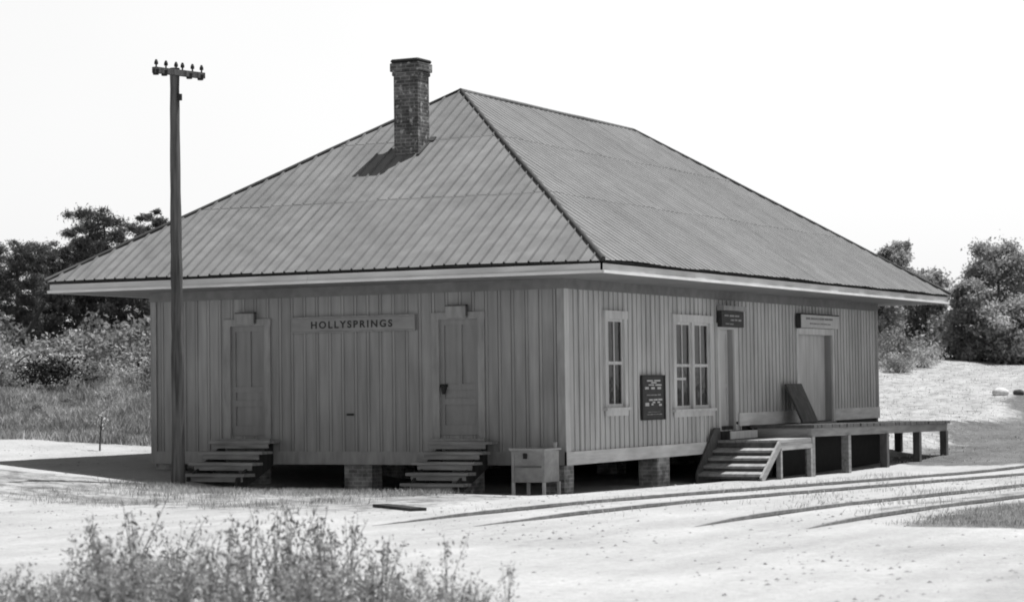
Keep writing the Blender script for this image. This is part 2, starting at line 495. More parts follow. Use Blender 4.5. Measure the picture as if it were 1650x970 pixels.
def siding(name, u0, u1, z0, z1, openings, xf, step=0.285, m=None):
    """board-and-batten wall along u; xf(u, depth, z) gives the world point, depth > 0 is outwards.
    Boards with shrunken open joints, a batten beside each joint, behind them a dark backing."""
    mb = MB()
    cuts = sorted({u0, u1} | {o[0] for o in openings} | {o[1] for o in openings})
    strips = []
    u = u0
    k = 0
    while u < u1 - 1e-6:
        e = min(u + step * random.uniform(0.96, 1.04), u1)
        tone = random.random()
        gap = 0.021
        strips.append((u, max(u, e - 0.048 - gap), 0.0, tone))
        strips.append((max(u, e - 0.048), e, 0.02, min(1, max(0, tone + random.uniform(-.3, .3)))))
        strips.append((max(u, e - 0.048 - gap), max(u, e - 0.048), -0.03, 0.0))
        u = e
    strips.append((u0, u1, -0.032, 0.0))
    def addbox(a, b, dep, za, zb, tone):
        P = []
        for z in (za, zb):
            for q in (-0.06 if dep > -0.031 else -0.09, dep):
                for w in (a, b):
                    P.append(xf(w, q, z))
        i = len(mb.v); mb.v += P
        for q in ((0, 2, 3, 1), (4, 5, 7, 6), (0, 1, 5, 4), (2, 6, 7, 3), (0, 4, 6, 2), (1, 3, 7, 5)):
            mb.f.append(tuple(i + r for r in q)); mb.t.append(tone)
    for a, b, dep, tone in strips:
        if b - a < 1e-4: continue
        cs = [a] + [c for c in cuts if a + 1e-5 < c < b - 1e-5] + [b]
        for p, q in zip(cs[:-1], cs[1:]):
            mid = (p + q) / 2
            segs = [(z0(mid) if callable(z0) else z0, z1)]
            for (oa, ob, oz0, oz1) in openings:
                if oa < mid < ob:
                    ns = []
                    for (sa, sb) in segs:
                        if sa < oz0: ns.append((sa, min(sb, oz0)))
                        if sb > oz1: ns.append((max(sa, oz1), sb))
                    segs = ns
            for sa, sb in segs:
                if sb - sa > 1e-3: addbox(p, q, dep if dep != -0.03 else -0.0305, sa, sb, tone)
    return mb.build(name, m or M_['siding'], depot)

# end wall (y = 0), trackside wall (x = 0), far walls
door_end = [(-7.34, -6.52, 1.10, 3.27), (-2.62, -1.77, 1.10, 3.29)]
xf_end = lambda u, d, z: (u, -d, z)
xf_trk = lambda u, d, z: (d, u, z)
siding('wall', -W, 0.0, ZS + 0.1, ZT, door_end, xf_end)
WIN1 = (1.84, 2.62, 1.58, 3.29)
WIN2 = (5.17, 7.02, 1.50, 3.29)
PDOOR = (7.55, 8.40, 1.02, 3.18)
FDOOR = (12.45, 14.83, 1.10, 3.14)
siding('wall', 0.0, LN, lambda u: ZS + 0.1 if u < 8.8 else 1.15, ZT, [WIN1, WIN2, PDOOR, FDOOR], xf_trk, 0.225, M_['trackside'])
siding('wall', 0.0, LN, ZS + 0.1, ZT, [], lambda u, d, z: (-W - d, u, z))
siding('wall', -W, 0.0, ZS + 0.1, ZT, [], lambda u, d, z: (u, LN + d, z))
fl = MB(); fl.box(-W + 0.1, -0.1, 0.1, LN - 0.1, 0.72, 0.98)
fl.build('floor', M_['dark'], depot)
iw = MB(); iw.box(-W + 0.1, -0.12, 3.2, 3.3, 0.98, 3.9); iw.box(-3.2, -3.1, 3.3, 9.0, 0.98, 3.9); iw.box(-W + .1, -.12, 8.9, 9.0, .98, 3.9)
iw.build('partition', M_['soffit'], depot)
# corner boards
for nm, b in (('corner_board', (-0.14, 0.03, -0.03, 0.0)),):
    pass
cb = MB()
cb.box(0.021, 0.036, -0.036, 0.135, ZS, ZT)
cb.build('corner_board', M_['trim'], depot)
cb = MB(); cb.box(-0.13, 0.0205, -0.0355, -0.021, ZS, ZT)
cb.build('corner_board', M_['endtrim'], depot)
cb = MB(); cb.box(-W - 0.02, -W + 0.12, -0.0355, -0.021, ZS, ZT); cb.build('corner_board', M_['endtrim'], depot)
cb = MB(); cb.box(0.021, 0.036, LN - 0.12, LN + 0.02, 1.12, ZT); cb.build('corner_board', M_['siding'], depot)
# skirt boards
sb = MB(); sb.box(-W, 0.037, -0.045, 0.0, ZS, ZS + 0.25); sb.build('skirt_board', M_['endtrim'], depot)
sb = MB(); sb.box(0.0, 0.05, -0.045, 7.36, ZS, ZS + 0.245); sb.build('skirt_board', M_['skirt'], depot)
sb = MB(); sb.box(0.0, 0.05, 8.62, 12.33, 1.09, 1.37); sb.build('skirt_board', M_['skirt'], depot)
sb = MB(); sb.box(0.0, 0.05, 14.95, LN + .02, 1.09, 1.37); sb.build('skirt_board', M_['skirt'], depot)
sb = MB(); sb.box(-0.1, -0.02, 7.4, LN, 0.3, 1.1); sb.build('underfloor_dark_panel', M_['darkwood'], depot)
sl_ = MB(); sl_.box(-W + .05, -0.05, 0.05, 0.3, 0.56, 0.72); sl_.box(-0.3, -0.05, .3, 7.3, .56, .72)
sl_.build('sill_beam', M_['darkwood'], depot)
# frieze + soffit + fascia
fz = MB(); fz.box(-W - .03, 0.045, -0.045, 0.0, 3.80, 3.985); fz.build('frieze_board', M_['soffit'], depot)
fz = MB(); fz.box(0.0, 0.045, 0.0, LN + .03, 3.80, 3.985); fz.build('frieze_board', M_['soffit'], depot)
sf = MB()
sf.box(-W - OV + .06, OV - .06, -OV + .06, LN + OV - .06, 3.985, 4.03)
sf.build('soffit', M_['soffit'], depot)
e0, e1 = OV - 0.04, OV - 0.07
def fascia_piece(axis, c, a, b, out):
    mb = MB(); st = MB()
    # separate boards, butted with small steps
    n = max(2, int((b - a) / 4.2)); xs = [a + (b - a) * k / n for k in range(n + 1)]
    for k in range(n):
        t = random.uniform(-0.003, 0.003)
        lo, hi = xs[k] + (0.003 if k else 0), xs[k + 1] - (0.003 if k < n - 1 else 0)
        if axis == 'x':
            mb.box(lo, hi, c, c - out * (0.03 + t), 3.995, 4.155); st.box(lo, hi, c, c + out * 0.04 , 3.983, 4.035)
        else:
            mb.box(c, c - out * (0.03 + t), lo, hi, 3.995, 4.155); st.box(c, c + out * 0.04, lo, hi, 3.983, 4.035)
    o = mb.build('fascia', M_['fascia'], depot)
    st.build('moulding', M_['fascia_strip'], o)
fascia_piece('x', -OV + 0.05, -W - OV + 0.05, OV - 0.05, -1)
fascia_piece('y', OV - 0.05, -OV + 0.05, LN + OV - 0.05, 1)
fascia_piece('y', -W - OV + 0.05, -OV + 0.05, LN + OV - 0.05, -1)
fascia_piece('x', LN + OV - 0.05, -W - OV + 0.05, OV - 0.05, 1)

# ---- roof: ribbed metal sheets laid in three courses, clipped by the hips
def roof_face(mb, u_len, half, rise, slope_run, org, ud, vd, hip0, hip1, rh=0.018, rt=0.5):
    """u along eave, v horizontal run up the slope (0..slope_run). hip0/hip1: du per dv at each end"""
    org = Vector(org); ud = Vector(ud); vd = Vector(vd)
    k = rise / slope_run
    nrm = (ud.cross(vd + Vector((0, 0, k)))).normalized()
    if nrm.z < 0: nrm = -nrm
    sheet = 0.49; rib = sheet / 2
    laps = [0.0, 0.36 * slope_run, 0.70 * slope_run, slope_run]
    def P(u, v, h):
        h += .014 * math.sin(u * 1.15 + v * .6) * math.sin(v * 1.3 + u * .37 + 1.0)      # the old tin is not quite flat
        return org + ud * u + vd * v + Vector((0, 0, k * v)) + nrm * h
    for c in range(3):
        v0, v1 = laps[c], laps[c + 1] + (0.06 if c < 2 else 0)
        lift0 = 0.007 if c else 0.006       # the lower end rides on the sheet beneath
        u = 0.0
        while u < u_len:
            s1 = u + sheet
            tone = random.uniform(.66, .9) if random.random() > .1 else random.uniform(.5, .66)
            jit = random.uniform(-0.02, 0.012) if c == 0 else random.uniform(-0.03, 0.02)
            lift = lift0 + random.uniform(0, 0.005)
            prof = []
            q = u
            for r in range(2):
                prof += [(q, 0.0), (q + 0.016, rh), (q + 0.032, rh), (q + 0.048, 0.0)]
                q += rib
            prof.append((s1, 0.0))
            for (ua, ha), (ub, hb) in zip(prof[:-1], prof[1:]):
                if ub <= 0 or ua >= u_len: continue
                fa, fb = max(ua, 0.0), min(ub, u_len)
                def lim(uu):
                    m = slope_run
                    if hip0 > 0: m = min(m, uu / hip0)
                    if hip1 > 0: m = min(m, (u_len - uu) / hip1)
                    return m
                la, lb = min(v1, lim(fa)), min(v1, lim(fb))
                va = v0 + jit if (c or True) else v0
                if la <= va and lb <= va: continue
                p0 = P(fa, min(va, la), lift + ha); p1 = P(fb, min(va, lb), lift + hb)
                p2 = P(fb, max(lb, min(va, lb)), (0.003 if c < 2 else lift) + hb); p3 = P(fa, max(la, min(va, la)), (0.004 if c < 2 else lift) + ha)
                mb.quad(p0, p1, p2, p3, tone if ub - ua > .06 else rt * random.uniform(.5, 1.2))  # ribs toned darker than the sheets: their shade lines put into the colour
            u = s1
rb = MB()
hw = W / 2 + OV
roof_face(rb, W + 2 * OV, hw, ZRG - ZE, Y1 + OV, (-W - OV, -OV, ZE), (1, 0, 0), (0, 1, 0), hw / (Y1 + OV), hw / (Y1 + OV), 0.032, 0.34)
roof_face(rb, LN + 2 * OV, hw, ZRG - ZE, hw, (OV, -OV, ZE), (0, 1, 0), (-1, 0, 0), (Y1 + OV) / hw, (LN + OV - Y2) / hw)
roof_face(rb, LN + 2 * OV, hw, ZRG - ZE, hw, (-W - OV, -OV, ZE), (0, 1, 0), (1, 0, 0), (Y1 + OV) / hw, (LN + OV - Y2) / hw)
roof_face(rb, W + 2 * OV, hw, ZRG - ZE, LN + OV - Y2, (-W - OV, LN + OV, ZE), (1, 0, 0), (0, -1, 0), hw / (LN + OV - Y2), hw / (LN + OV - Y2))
# closed decking just beneath the sheets
A = [(-W - OV + .03, -OV + .03, ZE - .035), (OV - .03, -OV + .03, ZE - .035), (OV - .03, LN + OV - .03, ZE - .035), (-W - OV + .03, LN + OV - .03, ZE - .035)]
R1, R2 = (-W / 2, Y1, ZRG - .04), (-W / 2, Y2, ZRG - .04)
rb.poly([A[0], A[1], R1], 0); rb.poly([A[1], A[2], R2, R1], 0); rb.poly([A[2], A[3], R2], 0); rb.poly([A[3], A[0], R1, R2], 0)
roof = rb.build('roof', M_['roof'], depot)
def cap(name, a, b, w, m):
    mb = MB(); a = Vector(a); b = Vector(b)
    n = 9
    pts = [a.lerp(b, k / n) + Vector((0, 0, random.uniform(-.006, .006))) for k in range(n + 1)]
    mb.tube(pts, w, 8)
    return mb.build(name, m, roof, True)
up_ = Vector((0, 0, 0.02))
RN, RF = Vector((-W / 2, Y1, ZRG)), Vector((-W / 2, Y2, ZRG))
cap('hip_cap', Vector((OV, -OV, ZE)) + up_, RN + up_, 0.045, M_['cap'])
cap('hip_cap', Vector((-W - OV, -OV, ZE)) + up_, RN + up_, 0.045, M_['cap'])
cap('hip_cap', Vector((OV, LN + OV, ZE)) + up_, RF + up_, 0.05, M_['cap'])
cap('hip_cap', Vector((-W - OV, LN + OV, ZE)) + up_, RF + up_, 0.05, M_['cap'])
cap('ridge_cap', RN + up_, RF + up_, 0.05, M_['ridge'])

# ---- chimney
cx0, cx1, cy0, cy1 = -4.89, -4.33, 2.31, 2.80
ch = MB(); ch.box(cx0, cx1, cy0, cy1, 6.4, 8.36)
chim = ch.build('chimney', M_['brick'], depot, bevel=0.012)
cc_ = MB(); cc_.box(cx0 - .025, cx1 + .025, cy0 - .025, cy1 + .025, 8.34, 8.42); cc_.box(cx0 - .055, cx1 + .055, cy0 - .055, cy1 + .055, 8.423, 8.60)
cc_.build('collar', M_['brick'], chim, bevel=0.015)
cc_ = MB(); cc_.box(cx0 - .05, cx1 + .05, cy0 - .05, cy1 + .05, 8.603, 8.68)
cc_.build('cap', M_['black'], chim, bevel=0.03)
fl_ = MB()
fl_.beam((cx1 + .02, cy0 - .05, 6.70), (cx1 + .02, cy1 + .02, 7.03), .06, .05); fl_.beam((cx1 + .05, cy1 - .02, 6.99), (cx1 + .05, cy1 + .10, 7.08), .13, .11)
fl_.build('flashing', M_['cap'], chim)

# ---- piers
for (px, py, w) in ((-4.5, 0.30, 0.62), (-0.28, 0.24, 0.46), (-9.0, 0.3, .5), (-7.0, 0.3, .5), (-2.2, .3, .5)):
    mb = MB(); mb.box(px - w / 2, px + w / 2, py - .2, py + .2, gz(px, py) - .3, 0.58); mb.build('pier', M_['pier'], depot, bevel=.01)
for (py, w) in ((4.53, .62),):
    mb = MB(); mb.box(-.42, 0.0, py - w / 2, py + w / 2, -.3, 0.58); mb.build('pier', M_['pier'], depot, bevel=.01)
for py in (5, 9, 13, 17):
    for px in (-3.2, -6.4):
        mb = MB(); mb.box(px - .25, px + .25, py - .25, py + .25, -.3, .73); mb.build('pier', M_['pier'], depot)

# ---- end doors
def end_door(x0, x1, zt, knob):
    """panelled door with casing and a lintel block in the end wall"""
    z0 = 1.10
    d = MB()
    d.box(x0, x1, 0.045, 0.07, z0, zt)
    w = x1 - x0
    st = 0.095
    def rail(a, b, c, e): d.box(a, b, 0.012, 0.046, c, e)
    rail(x0 + .005, x0 + st, z0 + .01, zt - .005); rail(x1 - st, x1 - .005, z0 + .01, zt - .005)
    for c, e in ((z0 + .01, z0 + .2), (z0 + .58, z0 + .70), (z0 + .86, z0 + .97), (zt - .11, zt - .005)):
        rail(x0 + st + .001, x1 - st - .001, c, e)
    rail((x0 + x1) / 2 - .045, (x0 + x1) / 2 + .045, z0 + .971, zt - .111)
    o = d.build('door', M_['door'], depot)
    c = MB()
    c.box(x0 - .14, x0 + .008, -.05, 0.028, z0 - .05, zt - .004); c.box(x1 - .008, x1 + .13, -.05, 0.028, z0 - .05, zt - .004)
    c.box(x0 - .15, x1 + .14, -.052, 0.028, zt - .004, zt + .13)
    c.build('casing', M_['endtrim'], o)
    s = MB(); s.box(x0 - .16, x1 + .16, -.14, .05, z0 - .1, z0 - .052); s.build('door_sill', M_['endtrim'], o)
    l = MB()
    m = (x0 + x1) / 2 - .02
    l.box(m - .22, m + .22, -.10, -.053, zt + .02, zt + .24)
    lo = l.build('lintel_block', M_['endtrim'], o)
    if knob:
        k = MB()
        k.box(x0 + .0, x0 + .17, -.012, .004, 2.02, 2.07); k.tube([(x0 + .10, -.03, 2.03), (x0 + .10, -.03, 1.88)], [.055, .03], 10); k.box(x0 + .05, x0 + .15, -.03, .004, 1.97, 2.05)
        k.build('padlock', M_['black'], o)
    k = MB(); k.box(m + .22, m + .24, -.115, -.053, zt + .05, zt + .265); k.box(m - .22, m + .24, -.115, -.053, zt + .243, zt + .265)
    k.build('hood', M_['plate'], o)
    return o
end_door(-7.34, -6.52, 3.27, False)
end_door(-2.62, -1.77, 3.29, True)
hb = MB(); hb.box(-4.66, -4.51, -.035, -.015, 1.49, 1.53); hb.build('bracket', M_['black'], depot)

# ---- trackside windows
def window(y0, y1, z0, z1, double):
    c = MB()
    cw = .13
    c.box(-.07, .045, y0 - cw, y0 + .008, z0, z1 - .004); c.box(-.07, .045, y1 - .008, y1 + cw, z0, z1 - .004)
    c.box(-.07, .052, y0 - cw - .02, y1 + cw + .02, z1 - .004, z1 + .15)
    o = c.build('window', M_['trim'], depot)
    tag(o, 'tall narrow sash window of four panes' if not double else 'wide paired sash window')
    s = MB(); s.box(-.05, .10, y0 - cw - .05, y1 + cw + .05, z0 - .055, z0); s.box(0.02, .048, y0 - cw, y1 + cw, z0 - .16, z0 - .056)
    s.build('sill', M_['trim'], o)
    units = [(y0, y1)] if not double else [(y0, (y0 + y1) / 2 - .06), ((y0 + y1) / 2 + .06, y1)]
    if double:
        m = MB(); m.box(-.05, .04, (y0 + y1) / 2 - .06, (y0 + y1) / 2 + .06, z0, z1); m.build('mullion', M_['trim'], o)
    for k, (a, b) in enumerate(units):
        f = MB(); zm = (z0 + z1) / 2
        t = .05
        f.box(-.045, -.005, a + .009, a + t, z0, z1); f.box(-.045, -.005, b - t, b - .009, z0, z1)
        f.box(-.045, -.005, a + t, b - t, z0, z0 + .07); f.box(-.045, -.005, a + t, b - t, z1 - .06, z1)
        f.box(-.04, .0, a + t, b - t, zm - .03, zm + .03)
        if double and k == 0: f.box(-.05, -.012, a + t, a + .62, zm - .30, zm - .25)
        mm = (a + b) / 2
        f.box(-.04, -.008, mm - .018, mm + .018, z0 + .07, zm - .03); f.box(-.04, -.008, mm - .018, mm + .018, zm + .03, z1 - .06)
        f.build('sash', M_['trim'], o)
        g = MB(); g.quad((-.025, a + t, z0 + .07), (-.025, b - t, z0 + .07), (-.025, b - t, z1 - .06), (-.025, a + t, z1 - .06))
        g.build('pane', M_['glass'], o)
window(*WIN1[:2], *WIN1[2:], False)
window(*WIN2[:2], *WIN2[2:], True)

# ---- passenger door
d = MB(); y0, y1, z0, z1 = PDOOR
d.box(-.17, -.13, y0, y1, z0, z1)
for a, b in ((z0 + .02, z0 + .2), (z0 + .9, z0 + 1.0), (z1 - .1, z1 - .005)): d.box(-.131, -.115, y0 + .1, y1 - .1, a, b)
d.box(-.131, -.114, y0 + .005, y0 + .099, z0 + .01, z1 - .005); d.box(-.131, -.114, y1 - .099, y1 - .005, z0 + .01, z1 - .005)
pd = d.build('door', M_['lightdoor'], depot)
c = MB(); c.box(-.18, .045, y0 - .12, y0 + .01, z0 - .02, z1 - .004); c.box(.003, .045, y1, y1 + .12, z0 - .02, z1); c.box(-.18, .048, y0 - .13, y1 + .13, z1 - .004, z1 + .12)
c.build('casing', M_['trim'], pd)
c = MB(); c.box(-.18, .002, y1 - .012, y1 + .12, z0 - .02, z1 - .003); c.build('jamb', M_['siding'], pd)
c = MB(); c.box(-.2, .06, y0 - .12, y1 + .12, z0 - .06, z0 - .021); c.build('door_sill', M_['oldwood_y'], pd)
k = MB(); k.tube([(.045, y1 + .05, 1.16), (.07, y1 + .05, 1.16)], [.03, .03], 8); k.build('hook', M_['black'], pd)
# ---- freight door
y0, y1, z0, z1 = FDOOR
d = MB(); 
n = 9
for k in range(n):
    a = y0 + (y1 - y0) * k / n; b = y0 + (y1 - y0) * (k + 1) / n - .006
    d.box(-.22, -.16 + random.uniform(-.002, .002), a, b, z0, z1, random.random())
d.box(-.24, -.2, y0, y1, z0, z1)
fd = d.build('freight_door', M_['lightdoor'], depot)
c = MB(); c.box(-.25, .045, y0 - .13, y0 + .01, z0 - .02, z1 - .004); c.box(.003, .045, y1, y1 + .13, z0 - .02, z1); c.box(-.25, .05, y0 - .13, y1 + .13, z1 - .004, z1 + .14)
c.build('casing', M_['trim'], fd)
c = MB(); c.box(-.25, .002, y1 - .012, y1 + .13, z0 - .02, z1 - .003); c.build('jamb', M_['siding'], fd)
c = MB(); c.box(-.25, .08, y0 - .1, y1 + .1, z0 - .07, z0 - .021); c.build('door_sill', M_['oldwood_y'], fd)

# ------------------------------------------------------------------ signs on the walls
def text_mesh(body, size, m, parent, origin, xdir, width, normal_off=0.0):
    cu = bpy.data.curves.new('lettering', 'FONT')
    cu.body = body; cu.size = size; cu.offset = 0.004; cu.extrude = 0.004; cu.space_character = 1.35
    tmp = bpy.data.objects.new('lettering', cu)
    COL.objects.link(tmp)
    dg = bpy.context.evaluated_depsgraph_get()
    mesh = bpy.data.meshes.new_from_object(tmp.evaluated_get(dg))
    bpy.data.objects.remove(tmp)
    xs = [v.co.x for v in mesh.vertices]
    sc = width / (max(xs) - min(xs)); x0 = min(xs)
    for v in mesh.vertices:
        v.co = Vector(((v.co.x - x0) * sc, -v.co.z, v.co.y))
    mesh.materials.clear(); mesh.materials.append(m)
    o = bpy.data.objects.new('lettering', mesh)
    COL.objects.link(o)
    o.location = origin
    o.parent = parent
    return o
sg = thing('station_sign', 'long pale name board with dark capitals between the two end doors', 'sign', (-4.49, -.03, 3.12))
b = MB(); b.box(-1.38, 1.36, -.045, 0, 0, .26); b.build('board', M_['sign'], sg, bevel=.006)
b = MB(); b.box(-1.40, 1.385, -.06, 0, .262, .285); b.box(1.362, 1.385, -.06, 0, -.02, .26); b.box(-1.40, 1.36, -.055, 0, -.022, -.002)
b.build('edging', M_['endtrim'], sg)
text_mesh('HOLLYSPRINGS', 0.19, M_['ink'], sg, (-.93, -.047, .063), 'x', 1.82)

def dashes(rows, h, w0, mb, seed, x=.012, jag=False):
    r = random.Random(seed)
    for (za, zb, ya, yb, n) in rows:
        y = ya
        step = (yb - ya) / n
        for k in range(n):
            mb.box(0, x, ya + k * step, ya + (k + r.uniform(.72, .93)) * step, za + r.uniform(0, .006), zb - r.uniform(0, .006))
nb = thing('notice_board', 'tall dark notice board with pale illegible lettering between the trackside windows', 'sign', (.022, 3.41, 1.33))
b = MB(); b.box(0, .03, 0, 1.08, 0, .85); b.build('board', M_['board'], nb)
b = MB(); b.box(0, .05, -.03, 0.0, -.02, .87); b.box(0, .05, 1.08, 1.11, -.02, .87); b.box(0, .05, 0, 1.08, .85, .87); b.box(0, .05, 0, 1.08, -.02, 0.0); b.build('edging', M_['ink'], nb)
b = MB(); dashes([(.74, .775, .22, .92, 2), (.70, .735, .42, .78, 1), (.655, .69, .3, .96, 2), (.585, .64, .12, .34, 1), (.585, .635, .42, .62, 1), (.585, .635, .72, .96, 1),
                  (.36, .40, .3, .98, 3), (.255, .33, .12, .32, 1), (.27, .31, .42, .52, 1), (.25, .30, .80, .96, 1), (.31, .35, .48, .62, 1), (.31, .35, .72, .86, 1)], 0, 0, b, 3)
o = b.build('lettering', M_['letter'], nb); o.location = (.03, 0, 0)
b = MB(); dashes([(.46, .49, .2, .9, 4), (.08, .10, .2, .95, 5), (.13, .145, .25, .9, 4)], 0, 0, b, 5)
o = b.build('small_print', M_['endtrim'], nb); o.location = (.03, 0, 0)

ds = thing('door_sign', 'small dark sign box with a pale top strip above the passenger door', 'sign', (.05, 7.42, 3.22))
b = MB(); b.box(0, .10, 0, 1.28, 0, .34); b.build('board', M_['board'], ds)
b = MB(); b.box(0, .16, -.02, 1.30, .35, .45); b.build('top_board', M_['endtrim'], ds)
b = MB(); dashes([(.22, .26, .15, 1.0, 3), (.13, .17, .5, 1.15, 3), (.05, .08, .2, .7, 2)], 0, 0, b, 8); o = b.build('lettering', M_['endtrim'], ds); o.location = (.10, 0, 0)
fs = thing('freight_sign', 'wide pale board with faded marks above the freight door', 'sign', (.05, 12.37, 3.29))
b = MB(); b.box(0, .09, 0, 2.62, 0, .30); b.build('board', M_['lightdoor'], fs)
b = MB(); b.box(-.02, .11, -.03, 2.65, .303, .33); b.box(-.02, .092, -.05, -.002, -.02, .30); b.build('edging', M_['darkwood'], fs)  # dark left and top strips stand in for the board's shaded sides
b = MB(); dashes([(.19, .24, .35, 2.3, 6), (.08, .115, .6, 2.1, 6)], 0, 0, b, 9, .006); o = b.build('lettering', M_['oldwood_y'], fs); o.location = (.09, 0, 0)

# ------------------------------------------------------------------ steps at the end doors
def end_steps(label, xl, xr, n, ztop, rise, run, lean):
    t = thing('wooden_steps', label, 'steps', ((xl + xr) / 2, -.06, 0), 'wooden steps at the end doors')
    cx = (xl + xr) / 2
    hw_ = (xr - xl) / 2
    for k in range(n):
        z = ztop - rise * k
        ya, yb = -run * k - run - .02, -run * k
        mb = MB()
        j = random.uniform(-.05, .05)
        mb.box(-hw_ + j, hw_ + j * .5 + random.uniform(-.03, .03), ya - .06, yb, z - .055, z, random.random(), .006)
        mb.build('tread', M_['oldwood'], t)
        mb = MB(); mb.box(-hw_ + .06, hw_ - .1 + random.uniform(-.03, .03), ya + .0, ya + .03, z - .056 - rise * .46, z - .056, .5, .004)
        mb.build('riser', M_['oldwood'], t)
    for sx in (-hw_ + .12, hw_ - .22):
        mb = MB()
        g0 = gz(cx + sx, -run * n - .1) - .05
        mb.poly([(sx, 0, ztop - .06), (sx, 0, ztop - .5), (sx, -run * n + .05, g0), (sx, -run * n - .12, g0), (sx, -run * n - .05, ztop - rise * n + .12)])
        mb.poly([(sx + .05, -run * n - .05, ztop - rise * n + .12), (sx + .05, -run * n - .12, g0), (sx + .05, -run * n + .05, g0), (sx + .05, 0, ztop - .5), (sx + .05, 0, ztop - .06)])
        for p, q in (((0, ztop - .06), (-run * n - .05, ztop - rise * n + .12)), ((-run * n - .05, ztop - rise * n + .12), (-run * n - .12, g0)), ((-run * n + .05, g0), (0, ztop - .5))):
            mb.quad((sx, p[0], p[1]), (sx + .05, p[0], p[1]), (sx + .05, q[0], q[1]), (sx, q[0], q[1]))
        mb.build('stringer', M_['darkwood'], t)
    for sx in (-hw_ + .1, hw_ - .2):
        mb = MB(); g0 = gz(cx + sx, -run * n) - .05
        mb.box(sx, sx + .08, -run * n - .03, -run * n + .05, g0, ztop - rise * (n - 1) - .06); mb.build('post', M_['darkwood'], t)
    return t
end_steps('grey plank steps below the left end door, beside the tall pole', -7.62, -6.16, 4, 1.02, .205, .30, 0)
end_steps('grey plank steps below the padlocked end door, beside the box', -2.72, -1.42, 5, 1.00, .185, .25, 0)

# ------------------------------------------------------------------ box on legs by the corner
bx = thing('wooden_box', 'pale lidded box on thin legs standing at the depot corner', 'box', (-.36, -.52, gz(-.36, -.52)))
zb = bx.location.z
b = MB(); b.box(-.33, .33, -.30, .30, .27 - zb, .84 - zb); body = b.build('body', M_['box'], bx, bevel=.006)
b = MB(); b.box(-.37, .36, -.35, .33, .842 - zb, .885 - zb, .5, .006); b.build('lid', M_['boxside'], bx)
b = MB(); b.box(-.335, .335, -.318, -.301, .78 - zb, .838 - zb); b.box(-.336, -.28, -.316, -.301, .27 - zb, .779 - zb); b.box(.275, .331, -.316, -.301, .27 - zb, .779 - zb)
b.build('front_frame', M_['box'], bx)
for sx in (-.33, .29):
    for sy in (-.33, .28):
        b = MB(); x_, y_ = bx.location.x + sx, bx.location.y + sy
        b.box(sx, sx + .05, sy, sy + .05, gz(x_, y_) - zb - .04, .27 - zb); b.build('leg', M_['trim'], bx)
b = MB(); b.box(-.09, -.02, -.335, -.301, .70 - zb, .80 - zb); b.build('latch', M_['black'], bx)
b = MB(); b.box(-.27, .27, -.312, -.301, .535 - zb, .575 - zb); b.build('batten', M_['oldwood'], bx)
tcup = MB(); tcup.lathe((-.07, -.3, .886), [(.035, 0), (.045, .10), (.042, .10), (.033, .01)], 14)
tag(tcup.build('tin_cup', M_['letter'], None, True), 'small bright tin cup on the lid of the box', 'cup')

# ------------------------------------------------------------------ freight platform
def dz(y): return 1.10 - (y - 9.2) * 0.0105
fp = thing('freight_platform', 'long timber loading platform on posts in front of the freight door', 'platform', (0.8, 14, 0))
def fpo(mb, name, m):
    o = mb.build(name, m, fp); o.location = (-0.8, -14, 0); return o
b = MB(); y = 9.2
while y < 19.5:
    w = .24
    j = random.uniform(-.02, .02)
    b.box(.06, 1.55 + j, y, y + w - .006, dz(y) - .075, dz(y) + random.uniform(-.005, .003), random.random())
    y += w
fpo(b, 'deck', M_['plate'])
b = MB(); b.beam((1.42, 9.22, dz(9.2) - .17), (1.42, 19.5, dz(19.5) - .17), .09, .185); fpo(b, 'beam', M_['palewood'])
b = MB(); b.beam((.18, 9.22, dz(9.2) - .16), (.18, 19.5, dz(19.5) - .16), .09, .2); fpo(b, 'beam', M_['darkwood'])
b = MB(); b.beam((.1, 9.26, dz(9.2) - .17), (1.37, 9.26, dz(9.2) - .17), .06, .2); fpo(b, 'beam', M_['oldwood'])
b = MB(); b.beam((.1, 19.4, dz(19.4) - .17), (1.37, 19.4, dz(19.4) - .17), .06, .2); fpo(b, 'beam', M_['darkwood'])
for y in (9.25, 11.66, 14.45, 17.05, 19.35):
    for x in (1.42, .22):
        if x < 1 and y < 18: m = M_['darkwood']
        else: m = (M_['oldwood_y'] if y < 12 else M_['plate']) if x > 1 else M_['darkwood']
        b = MB(); b.box(x - .085, x + .085, y - .09, y + .09, gz(x, y) - .2, dz(y) - .261); fpo(b, 'post', m)
b = MB(); b.box(.62, .66, 9.4, 16.9, -.3, .80); fpo(b, 'underfloor_dark_panel', M_['dark'])  # added black sheet standing in for the deep shade under the deck
b = MB(); b.box(.60, .64, 7.3, 9.0, -.2, .6); fpo(b, 'underfloor_dark_panel', M_['dark'])  # another black sheet, for the shade below the landing
# lower landing in front of the passenger door, with its own posts
b = MB()
x = .03
while x < 1.48:
    b.box(x, min(x + .235, 1.52), 7.18, 9.18, .765, .82 + random.uniform(-.005, .005), random.random()); x += .245
ld = fpo(b, 'landing', M_['palewood'])
b = MB(); b.box(1.44, 1.50, 7.24, 9.14, .70, .763); b.build('joist', M_['oldwood_y'], ld)
b = MB(); b.box(1.442, 1.51, 7.24, 9.14, .60, .698); b.build('joist', M_['palewood'], ld)
for y in (7.24, 9.10):
    b = MB(); b.box(1.41, 1.51, y - .05, y + .05, gz(1.45, y) - .15, .598); fpo(b, 'post', M_['palewood'])
b = MB(); b.box(.04, .30, 7.36, 8.95, .822, 1.0); ws = fpo(b, 'door_step', M_['darkwood'])
b = MB(); b.box(.301, .33, 7.40, 8.95, .835, 1.0); b.build('riser', M_['trim'], ws)

